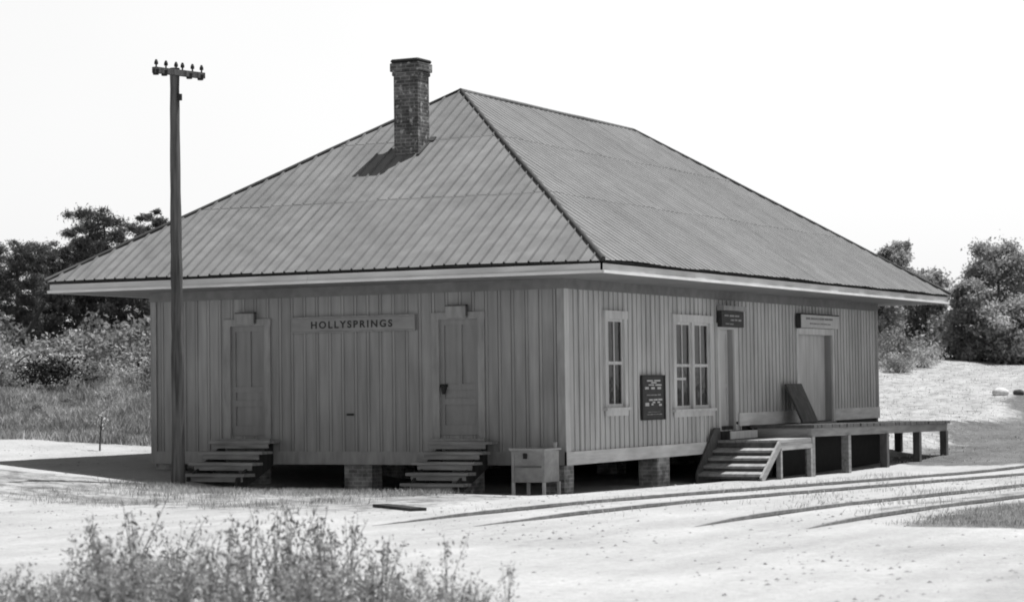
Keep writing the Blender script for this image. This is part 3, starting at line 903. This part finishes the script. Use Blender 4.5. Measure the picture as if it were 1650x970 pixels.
# stairs from the ground up to the landing
ps = thing('platform_stairs', 'dark timber stairs climbing to the landing by the passenger door', 'stairs', (.8, 6.7, 0))
def pso(mb, name, m):
    o = mb.build(name, m, ps); o.location = (-.8, -6.7, 0); return o
n = 5; ya, yb = 6.12, 7.17; rz = (.82 - .05) / n
for k in range(n - 1):
    z = .05 + rz * (k + 1)
    y = ya + (yb - ya) * (k) / (n - 1)
    b = MB(); b.box(.10, 1.46 + random.uniform(-.02, .02), y - .03, y + .27, z - .05, z, random.random(), .004)
    b.v = [(q[0], q[1], q[2] - (.05 if q[1] < y + .1 else 0)) for q in b.v]; pso(b, 'tread', M_['palewood'])
    b = MB(); b.box(.12, 1.40, y + .0, y + .025, z - rz + .005, z - .052); pso(b, 'riser', M_['plate'])
b = MB(); b.box(.12, 1.40, yb - .03, yb - .005, .82 - rz, .765); pso(b, 'riser', M_['plate'])
b = MB(); b.beam((1.50, ya - .05, .02), (1.50, yb + .0, .74), .05, .16); pso(b, 'stringer', M_['palewood'])
b = MB()
q = [(.07, ya - .1, -.05), (.07, ya - .1, .18), (.07, 7.05, 1.08), (.07, 7.34, 1.08), (.07, 7.34, -.05)]
b.poly(q); b.poly([(p[0] + .04, p[1], p[2]) for p in reversed(q)])
for i in range(5):
    p, r = q[i], q[(i + 1) % 5]
    b.quad(p, r, (r[0] + .04, r[1], r[2]), (p[0] + .04, p[1], p[2]))
pso(b, 'side_board', M_['plate'])

# loading plate leaning by the freight door
lp = MB()
y0 = 11.25; a = Vector((.10, y0 + .0, 1.96)); zt_ = dz(11.8) + .01
for k in range(4):
    ya_ = y0 + k * .26
    top = Vector((.115, ya_, 1.97)); bot = Vector((.52, ya_ - .02, zt_ + .012)); e = Vector((0, .252, 0))
    nrm = (bot - top).cross(e).normalized() * .045
    if nrm.x < 0: nrm = -nrm
    i = len(lp.v)
    lp.v += [tuple(p) for p in (top, top + e, bot + e, bot, top + nrm, top + e + nrm, bot + e + nrm, bot + nrm)]
    for f in ((0, 1, 2, 3), (7, 6, 5, 4), (0, 4, 5, 1), (1, 5, 6, 2), (2, 6, 7, 3), (3, 7, 4, 0)):
        lp.f.append(tuple(i + q for q in f)); lp.t.append(random.random())
tag(lp.build('loading_board', M_['plate']), 'dark plank board leaning against the wall beside the freight door', 'board')

# ------------------------------------------------------------------ utility pole
PX, PY = -7.02, -2.30
up = thing('utility_pole', 'tall rough wooden telegraph pole before the left end door', 'utility pole', (PX, PY, gz(PX, PY)))
g0 = up.location.z
hp = 8.12 - g0
pts = []; rad = []
for k in range(22):
    t = k / 21
    pts.append((math.sin(t * 5) * .012 + .02 * t, math.cos(t * 4) * .01, -.3 + t * (hp + .3))); rad.append(.128 - .036 * t + random.uniform(-.009, .009))
b = MB(); b.tube(pts, rad, 14); b.build('pole', M_['pole'], up, True)
ad = Vector((.233, .972, 0)); tx = Vector((pts[-1][0], pts[-1][1], 0)); sd = Vector((.972, -.233, 0))
za = hp - .10
b = MB(); c0 = tx + sd * .12
b.beam(c0 - ad * .62 + Vector((0, 0, za)), c0 + ad * .62 + Vector((0, 0, za)), .10, .11); arm = b.build('crossarm', M_['pole'], up)
for s in (-.56, -.32, -.07, .09, .34, .57):
    b = MB(); p = c0 + ad * s + Vector((0, 0, za + .055)); b.tube([p, p + Vector((0, 0, .09))], .016, 6)
    pin = b.build('pin', M_['pole'], arm)
    b = MB(); b.lathe(p + Vector((0, 0, .05)), [(.03, 0), (.04, .012), (.037, .05), (.025, .075), (.02, .092), (.0, .1)], 10); b.build('insulator', M_['black'], arm)
for s in (-.57, -.36, .26, .54):
    b = MB(); p = c0 + ad * s + Vector((0, 0, za - .02)); b.tube([p - Vector((0, 0, .07)), p + Vector((0, 0, .03))], [.055, .07], 8); b.build('bracket', M_['black'], arm)
b = MB(); b.tube([tx + sd * .11 + ad * .02 + Vector((0, 0, hp - .62)), tx + sd * .11 + ad * .02 + Vector((0, 0, hp - .5))], .05, 8); b.build('bracket', M_['black'], up)

# ------------------------------------------------------------------ rails
def track(label, xa, xb, k, ybase, y0, y1, sink0, sink1):
    t = thing('railway_track', label, 'railway track', (xa, ybase, 0), 'rails sunk in the sandy yard')
    for x0 in (xa, xb):
        mb = MB(); y = y0; P = []
        while y <= y1:
            x = x0 + k * (y - ybase)
            h = .056 - .09 * (1 - sm(sink0, sink1, y)) + random.uniform(-.004, .004)
            P.append(Vector((x, y, sum(gz(x + e, y + q) for e in (-.8, 0, .8) for q in (-2, -1, 0, 1, 2)) / 15 + h))); y += .25
        prof = [(-.03, 0), (.03, 0), (.03, -.04), (.012, -.05), (.012, -.11), (.065, -.13), (.065, -.2), (-.065, -.2), (-.065, -.13), (-.012, -.11), (-.012, -.05), (-.03, -.04)]
        m = len(prof); i0 = len(mb.v)
        for p in P:
            for (a, c) in prof: mb.v.append((p.x + a, p.y, p.z + c))
        for r in range(len(P) - 1):
            for j in range(m):
                a = i0 + r * m + j; c = i0 + r * m + (j + 1) % m
                mb.f.append((a, a + m, c + m, c)); mb.t.append(.5)
        o = mb.build('rail', M_['iron'], t); o.location = (-xa, -ybase, 0)
track('pair of rails running closest along the depot stairs and platform', 2.46, 3.92, .080, -10.3, -13.5, 60, -13.5, -7.5)
track('second pair of rails, farther out beside the grass', 6.78, 8.33, .047, -10.0, -12.5, 60, -12.0, -8.0)

# plank lying in the yard
pl_ = MB(); pl_.beam((.0, -6.75, gz(0, -6.75) + .02), (1.2, -7.65, gz(1.2, -7.65) + .015), .26, .06)
tag(pl_.build('plank', M_['darkwood']), 'dark weathered plank lying on the sand before the depot corner', 'plank')

# ------------------------------------------------------------------ stones on the right bank
def boulder(label, x, y, r, m, seed):
    rr = random.Random(seed)
    mb = MB(); n, k = 12, 8; i0 = 0
    for a in range(k + 1):
        th = math.pi * a / k
        for c in range(n):
            ph = 2 * math.pi * c / n
            q = r * (1 + .18 * math.sin(3 * ph + seed) * math.sin(th) + rr.uniform(-.07, .07))
            mb.v.append((q * 1.35 * math.sin(th) * math.cos(ph), q * math.sin(th) * math.sin(ph), q * .8 * math.cos(th)))
    for a in range(k):
        for c in range(n):
            p = a * n + c; q = a * n + (c + 1) % n
            mb.f.append((p, p + n, q + n, q)); mb.t.append(.5)
    o = mb.build('boulder', m, None, True); o.location = (x, y, gz(x, y) + r * .45); o.rotation_euler = (0, 0, .5)
    return tag(o, label, 'boulder')
boulder('pale boulder on the grass slope right of the depot', -1.6, 36.0, .20, M_['rock'], 2)
boulder('dark boulder beside the pale one on the right slope', -1.05, 36.4, .14, M_['darkrock'], 5)

# ------------------------------------------------------------------ vegetation
def leaf_mesh(name, pts, size, aspect, m, parent=None, up=0.3, tri=False, tone=None, loc=None):
    """a cloud of separate small leaf faces"""
    pts = np.asarray(pts, float); n = len(pts)
    a = rng.normal(size=(n, 3)); a[:, 2] += up; a /= np.linalg.norm(a, axis=1)[:, None] + 1e-9
    b = rng.normal(size=(n, 3)); b -= a * np.sum(a * b, 1)[:, None]; b /= np.linalg.norm(b, axis=1)[:, None] + 1e-9
    s = (size * rng.uniform(.6, 1.35, n))[:, None]
    l, w = a * s, b * s * aspect
    nrm = np.cross(a, b) * s * .18
    V = np.stack([pts - l * .5, pts + w * .5 + nrm, pts + l * .5, pts - w * .5 + nrm], 1).reshape(-1, 3)
    F = np.arange(4 * n).reshape(-1, 4)
    me = bpy.data.meshes.new(name)
    me.vertices.add(4 * n); me.vertices.foreach_set('co', V.astype(np.float32).ravel())
    me.loops.add(4 * n); me.loops.foreach_set('vertex_index', F.astype(np.int32).ravel())
    me.polygons.add(n); me.polygons.foreach_set('loop_start', (np.arange(n) * 4).astype(np.int32)); me.polygons.foreach_set('loop_total', np.full(n, 4, np.int32))
    at = me.attributes.new('tone', 'FLOAT', 'FACE')
    at.data.foreach_set('value', (rng.uniform(0, 1, n) if tone is None else tone).astype(np.float32))
    me.materials.append(m); me.update(); me.validate()
    o = bpy.data.objects.new(name, me); COL.objects.link(o)
    if parent: o.parent = parent
    if loc is not None: o.location = loc
    return o

def limb_tree(name, label, x, y, h, spread, kind, seed, group, base=0.3):
    """trunk with limbs; leaf clumps of uneven size at the limb ends"""
    r = random.Random(seed)
    z0 = gz(x, y)
    t = thing(name, label, 'tree', (x, y, z0 - .1), group)
    wood = MB()
    k = 7
    tp = [Vector((math.sin(i * 1.3 + seed) * .05 * h * i / k * .5, math.cos(i * 1.7 + seed) * .04 * h * i / k * .5, h * .92 * i / k)) for i in range(k + 1)]
    rad = [h * .022 * (1 - .82 * i / k) + .01 for i in range(k + 1)]
    wood.tube(tp, rad, 8)
    clumps = []
    nl = 34 if kind == 'pine' else 30
    for i in range(nl):
        f = base + (1 - base) * (i + .5) / nl
        idx = min(k - 1, int(f * k)); p = tp[idx].lerp(tp[idx + 1], f * k - idx) if f * k < k else tp[-1]
        ang = i * 2.4 + r.uniform(-.5, .5)
        if kind == 'pine':
            reach = spread * (0.45 + .6 * math.sin(math.pi * min(1, (1.05 - f) / (1.08 - base)) ** .8)) * r.uniform(.55, 1.1)
            rise = r.uniform(-.02, .22) * reach
        else:
            prof = math.sin(math.pi * (0.12 + .85 * (1 - (f - base) / (1 - base)))) ** .6
            reach = spread * prof * r.uniform(.55, 1.05)
            rise = r.uniform(.1, .6) * reach
        e = p + Vector((math.cos(ang) * reach, math.sin(ang) * reach, rise))
        mid = p.lerp(e, .5) + Vector((0, 0, -.06 * reach))
        rr = max(.012, h * .009 * (1.1 - f))
        wood.tube([p, mid, e], [rr, rr * .7, rr * .35], 5)
        m = 4 if kind == 'pine' else 5
        for j in range(m):
            q = p.lerp(e, .42 + .62 * (j + r.random()) / m) + Vector((r.uniform(-.3, .3), r.uniform(-.3, .3), r.uniform(-.1, .22))) * spread * .45
            clumps.append((q, spread * r.uniform(.16, .36) * (1.0 if kind == 'pine' else 1.2), r.random()))
    clumps.append((tp[-1] + Vector((0, 0, .04 * h)), spread * .2, r.random()))
    wood.build('trunk', M_['bark'], t, True)
    P = []; T = []
    for q, rad_, tn in clumps:
        n = int((200 if kind == 'pine' else 210) * r.uniform(.5, 1.2))
        d = rng.normal(size=(n, 3)); d /= np.linalg.norm(d, axis=1)[:, None]
        d *= (np.abs(rng.normal(0, .55, n)) ** .8 + .1)[:, None] * rad_
        d[:, 2] *= .55 if kind == 'pine' else .75
        P.append(np.array(q)[None, :] + d); T.append(np.clip(tn * .6 + rng.uniform(0, .4, n), 0, 1))
    P = np.concatenate(P); T = np.concatenate(T)
    if kind == 'pine': leaf_mesh('crown', P, .24 * max(.6, h / 9), .22, M_['pine'], t, .8, tone=T)
    elif kind == 'pale': leaf_mesh('crown', P, .24 * max(.6, h / 8), .55, M_['paleleaf'], t, .1, tone=T)
    else: leaf_mesh('crown', P, .22 * max(.6, h / 8), .55, M_['leaf'], t, .1, tone=T)
    return t

GP = 'pines on the bank left of the depot'
limb_tree('pine_tree', 'tallest dark pine rising behind the left slope of the roof', -33.6, 30.6, 6.6, 1.55, 'pine', 1, GP, .30)
limb_tree('pine_tree', 'dark pine at the left edge of the photo', -33.4, 25.4, 4.95, 1.35, 'pine', 2, GP, .28)
limb_tree('pine_tree', 'thin open pine left of the tallest pine', -37.2, 34.2, 6.2, 1.0, 'pine', 3, GP, .35)
limb_tree('pine_tree', 'low dark pine between the edge pine and the eave corner', -34.7, 29.1, 5.2, 1.2, 'pine', 4, GP, .32)
limb_tree('pine_tree', 'broad low pine behind the edge pine', -37.8, 32.0, 5.0, 1.3, 'pine', 5, GP, .32)
limb_tree('pine_tree', 'small pine top showing over the roof behind the pole', -36.1, 37.2, 7.1, .95, 'pine', 6, GP, .40)
limb_tree('pine_tree', 'bushy pine seen under the eave against the left wall', -33.3, 31.9, 4.2, 1.4, 'pine', 8, GP, .30)
# forked bare trunk at the left edge
ft = thing('dead_tree', 'dark forked trunk among the shrubs at the left edge', 'tree', (-26.7, 17.4, gz(-26.7, 17.4) - .1))
b = MB(); b.tube([(0, 0, 0), (.02, 0, .9), (0, 0, 1.5)], [.15, .13, .12], 8); b.tube([(0, 0, 1.45), (-.45, -.2, 2.0), (-.85, -.35, 2.55)], [.11, .09, .06], 7); b.tube([(0, 0, 1.45), (.32, .15, 1.95), (.65, .3, 2.6)], [.1, .08, .05], 7)
b.build('trunk', M_['bark'], ft, True)
# added dark branches and leaves: the shade of a hollow put into their colour
bp_ = thing('hollow_shade_brush', 'dark branches added for the shaded hollow in the left thicket', 'brush', (-19.7, 9.8, gz(-19.7, 9.8)))
b = MB(); rq = random.Random(9)
for k in range(46):
    a_ = Vector((rq.uniform(-.75, .75), rq.uniform(-.3, .5), rq.uniform(.3, .95))); d_ = Vector((rq.uniform(-1, 1), rq.uniform(-.6, .6), rq.uniform(-.25, .6))) * .55
    b.tube([a_ - d_ * .6, a_ + Vector((0, 0, .05)), a_ + d_ * .6], [.022, .018, .008], 5)
b.build('branch', M_['darkwood'], bp_)['kind'] = 'stuff'
pp = rng.normal(size=(900, 3)) * np.array([.48, .28, .2]) + np.array([0, .15, .55])
leaf_mesh('foliage', pp, .11, .5, mat('hollow_shade_leaves', .03, .8, nscale=3, amp=.4), bp_)

GR = 'leafy trees beyond the field right of the depot'
limb_tree('leafy_tree', 'tallest rounded leafy tree at the right edge', -7.1, 56.5, 4.9, 1.75, 'leaf', 21, GR, .05)
limb_tree('leafy_tree', 'broad leafy tree cut by the right edge of the photo', -5.9, 58.8, 4.6, 2.0, 'leaf', 22, GR, .05)
limb_tree('leafy_tree', 'lower dark leafy tree left of the tallest one at the right', -7.7, 54.2, 3.4, 1.0, 'leaf', 23, GR, .04)
limb_tree('leafy_tree', 'thin-topped leafy tree rising over the right end of the roof', -12.2, 58.5, 5.0, 1.0, 'pale', 24, GR, .1)
limb_tree('leafy_tree', 'pale rounded tree under the right eave tip', -10.6, 57.6, 3.7, 1.2, 'pale', 25, GR, .06)
limb_tree('leafy_tree', 'leafy tree seen between the depot wall and the eave tip', -11.6, 54.2, 3.1, 1.5, 'pale', 26, GR, .06)
limb_tree('leafy_tree', 'pale low tree before the tallest leafy tree', -6.0, 54.3, 2.5, 1.5, 'pale', 27, GR, .04)

# shrubs: three kinds, copied with varied turn and size
def shrub_proto(seed, h, w, m, nclump, npts, leaf):
    r = random.Random(seed)
    t = thing('shrub', None, 'shrub')
    P = []; T = []
    st = MB()
    for i in range(nclump):
        a = r.uniform(0, 6.28); q = w * math.sqrt(r.random()); z = h * (.25 + .75 * r.random()) * (1 - .45 * (q / w) ** 2)
        c = Vector((q * math.cos(a), q * math.sin(a), z))
        st.tube([(c.x * .2, c.y * .2, -.1), (c.x * .6, c.y * .6, z * .5), c], [.02, .014, .006], 4)
        n = int(npts * r.uniform(.5, 1.3)); d = rng.normal(size=(n, 3)) * (w * .22); d[:, 2] *= .7
        P.append(np.array(c)[None, :] + d); T.append(np.clip(r.random() * .6 + rng.uniform(0, .4, n), 0, 1))
    P = np.concatenate(P); P[:, 2] = np.maximum(P[:, 2], .02)
    st.build('stem', M_['bark'], t)
    leaf_mesh('foliage', P, leaf, .5, m, t, .2, tone=np.concatenate(T))
    return t
def copy_tree(o):
    c = o.copy(); COL.objects.link(c)
    for ch in o.children:
        d = ch.copy(); COL.objects.link(d); d.parent = c
    return c
protos = [shrub_proto(31, 1.3, .85, M_['shrub'], 26, 70, .13), shrub_proto(32, 1.0, .95, M_['paleleaf'], 26, 70, .12), shrub_proto(33, 1.55, .7, M_['leaf'], 24, 70, .13)]
kinds = ['rounded grey-green shrub', 'pale spreading shrub', 'upright darker shrub']
GS = 'shrubs massed on the left bank'
r = random.Random(77); used = [False] * 3
def put_shrub(kd, x, y, sc, label, group):
    o = protos[kd] if not used[kd] else copy_tree(protos[kd])
    used[kd] = True
    o.location = (x, y, gz(x, y) - .05); o.rotation_euler = (0, 0, r.uniform(0, 6.28)); o.scale = (sc * r.uniform(.9, 1.15), sc * r.uniform(.9, 1.15), sc * r.uniform(.85, 1.15))
    tag(o, label, 'shrub', group)
rows = [(56.5, 10), (59.0, 12), (61.5, 14), (64.5, 14), (68.5, 14), (73.5, 14)]
for ri, (dd, cnt) in enumerate(rows):
    for k in range(cnt):
        s = -dd * (.238 - .098 * (k + r.uniform(.2, .8)) / cnt)
        dq = dd + r.uniform(-1.2, 1.2)
        x = CX + dq * -0.45417 + s * 0.89092; y = CY + dq * 0.89092 + s * 0.45417
        if ri < 3 and math.hypot(x + 19.5, y - 9.4) < 1.5: continue
        kd = r.choice([0, 0, 1, 1, 2])
        put_shrub(kd, x, y, r.uniform(.7, 1.15) * (.25, .36, .6, .95, 1.2, 1.3)[ri], kinds[kd] + ' in the thicket on the bank left of the depot', GS + ', ' + ['rounded', 'pale', 'upright'][kd])
for k, (x, y, sc, kd) in enumerate([(-7.4, 43.6, .7, 1), (-8.3, 46.0, .8, 0), (-7.6, 46.8, .6, 1), (-9.4, 49.0, .9, 0), (-8.6, 50.5, .8, 1), (-10.4, 51.0, .9, 2)]):
    put_shrub(kd, x, y, sc, kinds[kd] + ' at the field edge behind the right end of the depot', 'low brush behind the right end of the depot, ' + ['rounded', 'pale', 'upright'][kd])
for k in range(9):
    x, y = [(-5.2, 54.0), (-6.4, 54.6), (-3.9, 54.6), (-4.6, 55.5), (-7.4, 54.9), (-8.2, 54.6), (-9.2, 56.0), (-2.9, 56.0), (-6.9, 55.6)][k]
    put_shrub([0, 2, 0, 2, 0, 2, 0, 0, 2][k], x, y, 1.15, kinds[[0, 2, 0, 2, 0, 2, 0, 0, 2][k]] + ' at the foot of the leafy trees at right', 'undergrowth below the leafy trees, ' + ['rounded', 'pale', 'upright'][[0, 2, 0, 2, 0, 2, 0, 0, 2][k]])

# thin sapling left of the depot
sp = thing('sapling', 'thin bare sapling standing alone left of the depot wall', 'tree', (-12.4, 2.4, gz(-12.4, 2.4)))
b = MB(); b.tube([(0, 0, -.05), (.02, 0, .35), (.05, .02, .75)], [.022, .017, .008], 6); b.tube([(.02, 0, .4), (.14, 0, .62)], [.009, .005], 5); b.tube([(.02, 0, .5), (-.1, .05, .7)], [.009, .005], 5); b.build('trunk', M_['bark'], sp, True)
leaf_mesh('crown', np.array([(.05, .02, .75)]) + rng.normal(size=(40, 3)) * .1, .09, .5, M_['paleleaf'], sp)

# grass blades (nobody could count them)
def blades(name, pts, h, w, m, lean=.35):
    n = len(pts); pts = np.asarray(pts, float)
    hh = h * rng.uniform(.45, 1.25, n); ang = rng.uniform(0, 2 * np.pi, n); la = rng.uniform(0, lean, n) * hh
    la_a = rng.uniform(0, 2 * np.pi, n)
    side = np.stack([np.cos(ang), np.sin(ang), np.zeros(n)], 1) * (w * rng.uniform(.6, 1.4, n))[:, None]
    tip = pts + np.stack([np.cos(la_a) * la, np.sin(la_a) * la, hh], 1)
    mid = pts + (tip - pts) * .55 + np.stack([np.zeros(n), np.zeros(n), hh * .08], 1)
    V = np.stack([pts - side / 2, pts + side / 2, mid + side * .35, tip, mid - side * .35], 1).reshape(-1, 3)
    F = np.arange(5 * n)
    me = bpy.data.meshes.new(name)
    me.vertices.add(5 * n); me.vertices.foreach_set('co', V.astype(np.float32).ravel())
    me.loops.add(5 * n); me.loops.foreach_set('vertex_index', F.astype(np.int32))
    me.polygons.add(n); me.polygons.foreach_set('loop_start', (np.arange(n) * 5).astype(np.int32)); me.polygons.foreach_set('loop_total', np.full(n, 5, np.int32))
    at = me.attributes.new('tone', 'FLOAT', 'FACE'); at.data.foreach_set('value', rng.uniform(0, 1, n).astype(np.float32))
    me.materials.append(m); me.update(); me.validate()
    o = bpy.data.objects.new(name, me); COL.objects.link(o)
    return tag(o, kind='stuff')
def scatter(n, d0, d1, t0, t1):
    d = rng.uniform(d0, d1, n); s = d * rng.uniform(t0, t1, n)
    x = CX + d * -0.45417 + s * 0.89092; y = CY + d * 0.89092 + s * 0.45417
    return x, y
x, y = scatter(60000, 52.0, 66, -.245, -.125)
keep = (x < -W - .5) | (y > 20)
x, y = x[keep], y[keep]
o = blades('grass', np.stack([x, y, ground_z(x, y) - .02], 1), .2, .03, M_['grass'], .8)
tag(o, 'rough tall grass covering the bank left of the depot', 'grass')
x, y = scatter(5000, 56, 96, .13, .245)
o = blades('field_grass', np.stack([x, y, ground_z(x, y) - .02], 1), .07, .03, mat('sunlit_grass', .5, .8, nscale=.5, amp=.25, translucent=.5, attr='tone', attr_amp=.4))
tag(o, 'pale dry grass on the field right of the depot', 'grass')
# short tufts along the sand edge before the end wall and around the rails
px_, py_ = [], []
for k in range(170):
    cx_ = rng.uniform(-7.6, -.9); cy_ = rng.normal(-3.1, .35) if rng.random() < .6 else rng.uniform(-8, -2.6)
    m = rng.integers(20, 90); px_.append(rng.normal(cx_, .2, m)); py_.append(rng.normal(cy_, .25, m))
for k in range(90):
    cy_ = rng.uniform(-8, 12); cx_ = rng.choice([2.4, 4.6, 6.4, 7.6, 9.2]) + .06 * (cy_ + 8) + rng.normal(0, .35)
    m = rng.integers(12, 50); px_.append(rng.normal(cx_, .18, m)); py_.append(rng.normal(cy_, .5, m))
x = np.concatenate(px_); y = np.concatenate(py_)
o = blades('grass_tufts', np.stack([x, y, ground_z(x, y) - .01], 1), .10, .008, M_['grass'], .9)
tag(o, 'short dry grass tufts on the sand before the depot', 'grass')
x = rng.uniform(8.9, 13, 14000); y = rng.uniform(-9.4, 8, 14000)
k_ = (x - .045 * (y + 10)) > 8.9
x, y = x[k_], y[k_]
o = blades('track_grass', np.stack([x, y, ground_z(x, y) - .01], 1), .07, .01, M_['grass'], .9)
tag(o, 'short grass beside the outer rails', 'grass')

# pebbles, clinker and crumbs of dirt strewn over the yard (nobody could count them)
def stones(name, x, y, size, m):
    n = len(x)
    base = np.array([(1, 0, 0), (0, 1, 0), (-1, 0, 0), (0, -1, 0), (0, 0, .5), (0, 0, -.4)], float)
    F = np.array([(0, 1, 4), (1, 2, 4), (2, 3, 4), (3, 0, 4)], int)
    s_ = size * np.exp(np.clip(rng.normal(0, .5, n), -1, .75))
    V = base[None] * s_[:, None, None] * rng.uniform(.6, 1.4, (n, 6, 3))
    a = rng.uniform(0, 6.28, n)[:, None]
    X = V[:, :, 0] * np.cos(a) - V[:, :, 1] * np.sin(a); Y = V[:, :, 0] * np.sin(a) + V[:, :, 1] * np.cos(a)
    P = np.stack([X + x[:, None], Y + y[:, None], V[:, :, 2] + ground_z(x, y)[:, None]], 2).reshape(-1, 3)
    FF = (F[None] + 6 * np.arange(n)[:, None, None]).reshape(-1, 3)
    me = bpy.data.meshes.new(name); me.from_pydata(P.tolist(), [], FF.tolist())
    me.materials.append(m)
    o = bpy.data.objects.new(name, me); COL.objects.link(o)
    return tag(o, kind='stuff')
x = rng.uniform(-14, 14, 9000); y = rng.uniform(-20, 10, 9000)
kp = ~((x < .6) & (x > -W - 1) & (y > -2.0)) & (rng.uniform(0, 1, 9000) < .25 + .75 * (np.sin(x * .8 + 1.3 * np.sin(y * .5)) * np.sin(y * .7) > .1))
o = stones('gravel', x[kp], y[kp], .017, mat('pebbles', .24, .9, nscale=3, amp=.5))
tag(o, 'scattered pebbles and clinker on the sandy yard', 'gravel')

# foreground weeds: each stalk a plant of its own
def weed_proto(seed, h, branches, m):
    r_ = random.Random(seed)
    t = thing('weed_plant', None, 'weed')
    st = MB(); P = []
    for i in range(branches):
        a = r_.uniform(0, 6.28); lean = r_.uniform(.04, .42); hh = h * r_.uniform(.55, 1.0)
        pts = [Vector((0, 0, -.05)), Vector((math.cos(a) * lean * .3, math.sin(a) * lean * .3, hh * .5)), Vector((math.cos(a) * lean, math.sin(a) * lean, hh))]
        st.tube(pts, [.006, .0045, .002], 4)
        for q in range(int(46 * hh / h)):
            f = r_.uniform(.12, 1.0)
            b_ = pts[0].lerp(pts[1], f * 2) if f < .5 else pts[1].lerp(pts[2], f * 2 - 1)
            sp_ = .075 * (1.15 - f) + .02
            P.append(tuple(b_ + Vector((r_.gauss(0, sp_), r_.gauss(0, sp_), r_.gauss(0, .03)))))
    st.build('stem', M_['weed'], t)
    leaf_mesh('leaves', np.array(P), .046, .42, m, t, .3)
    return t
wp = [weed_proto(41, .62, 7, M_['weed']), weed_proto(42, .95, 5, M_['weed']), weed_proto(43, .48, 9, M_['paleleaf']), weed_proto(44, .8, 6, M_['leaf'])]
wused = [False] * 4
wl = ['short leafy weed in the foreground growth', 'tall slender weed stalk in the foreground growth', 'low pale bushy weed in the foreground growth', 'dark-leaved weed in the foreground growth']
r = random.Random(5)
cnt = 0
while cnt < 100:
    d = r.uniform(16.5, 21.0); f = r.uniform(-.235, .0)
    # the growth thins out towards the road and the right
    pxl = 825 + 3701 * f
    edge = 20.8 if pxl < 540 else 20.8 - (pxl - 540) / 310 * 3.0
    if pxl < 130: edge = 19.3
    if d > edge: continue
    kd = r.choices([0, 1, 2, 3], [4, 3.2 if 300 < pxl < 620 else 1.2, 4, 1.6 if pxl < 420 else .4])[0]
    o = wp[kd] if not wused[kd] else copy_tree(wp[kd])
    wused[kd] = True
    s = d * f
    x = CX + d * -0.45417 + s * 0.89092; y = CY + d * 0.89092 + s * 0.45417
    sc = r.uniform(.66, 1.1) * (1.12 if kd == 1 else 1.0) * (1.0 if pxl < 560 else .8) * (.85 if pxl < 120 else 1)
    o.location = (x, y, gz(x, y)); o.rotation_euler = (0, 0, r.uniform(0, 6.28)); o.scale = (sc, sc, sc)
    tag(o, wl[kd], 'weed', ['short leafy weeds', 'tall slender weeds', 'low pale weeds', 'dark-leaved weeds'][kd] + ' in the foreground')
    cnt += 1

for d, f, sc in ((19.2, -.105, 1.25), (19.6, -.097, 1.3), (19.0, -.114, 1.15), (19.8, -.182, 1.1), (19.3, -.072, 1.1), (18.6, -.03, .95)):   # a few taller stalks
    o = copy_tree(wp[1]); s_ = d * f
    x = CX + d * -0.45417 + s_ * 0.89092; y = CY + d * 0.89092 + s_ * 0.45417
    o.location = (x, y, gz(x, y)); o.rotation_euler = (0, 0, d * 7.0); o.scale = (sc * .8, sc * .8, sc)
    tag(o, wl[1], 'weed', 'tall slender weeds in the foreground')
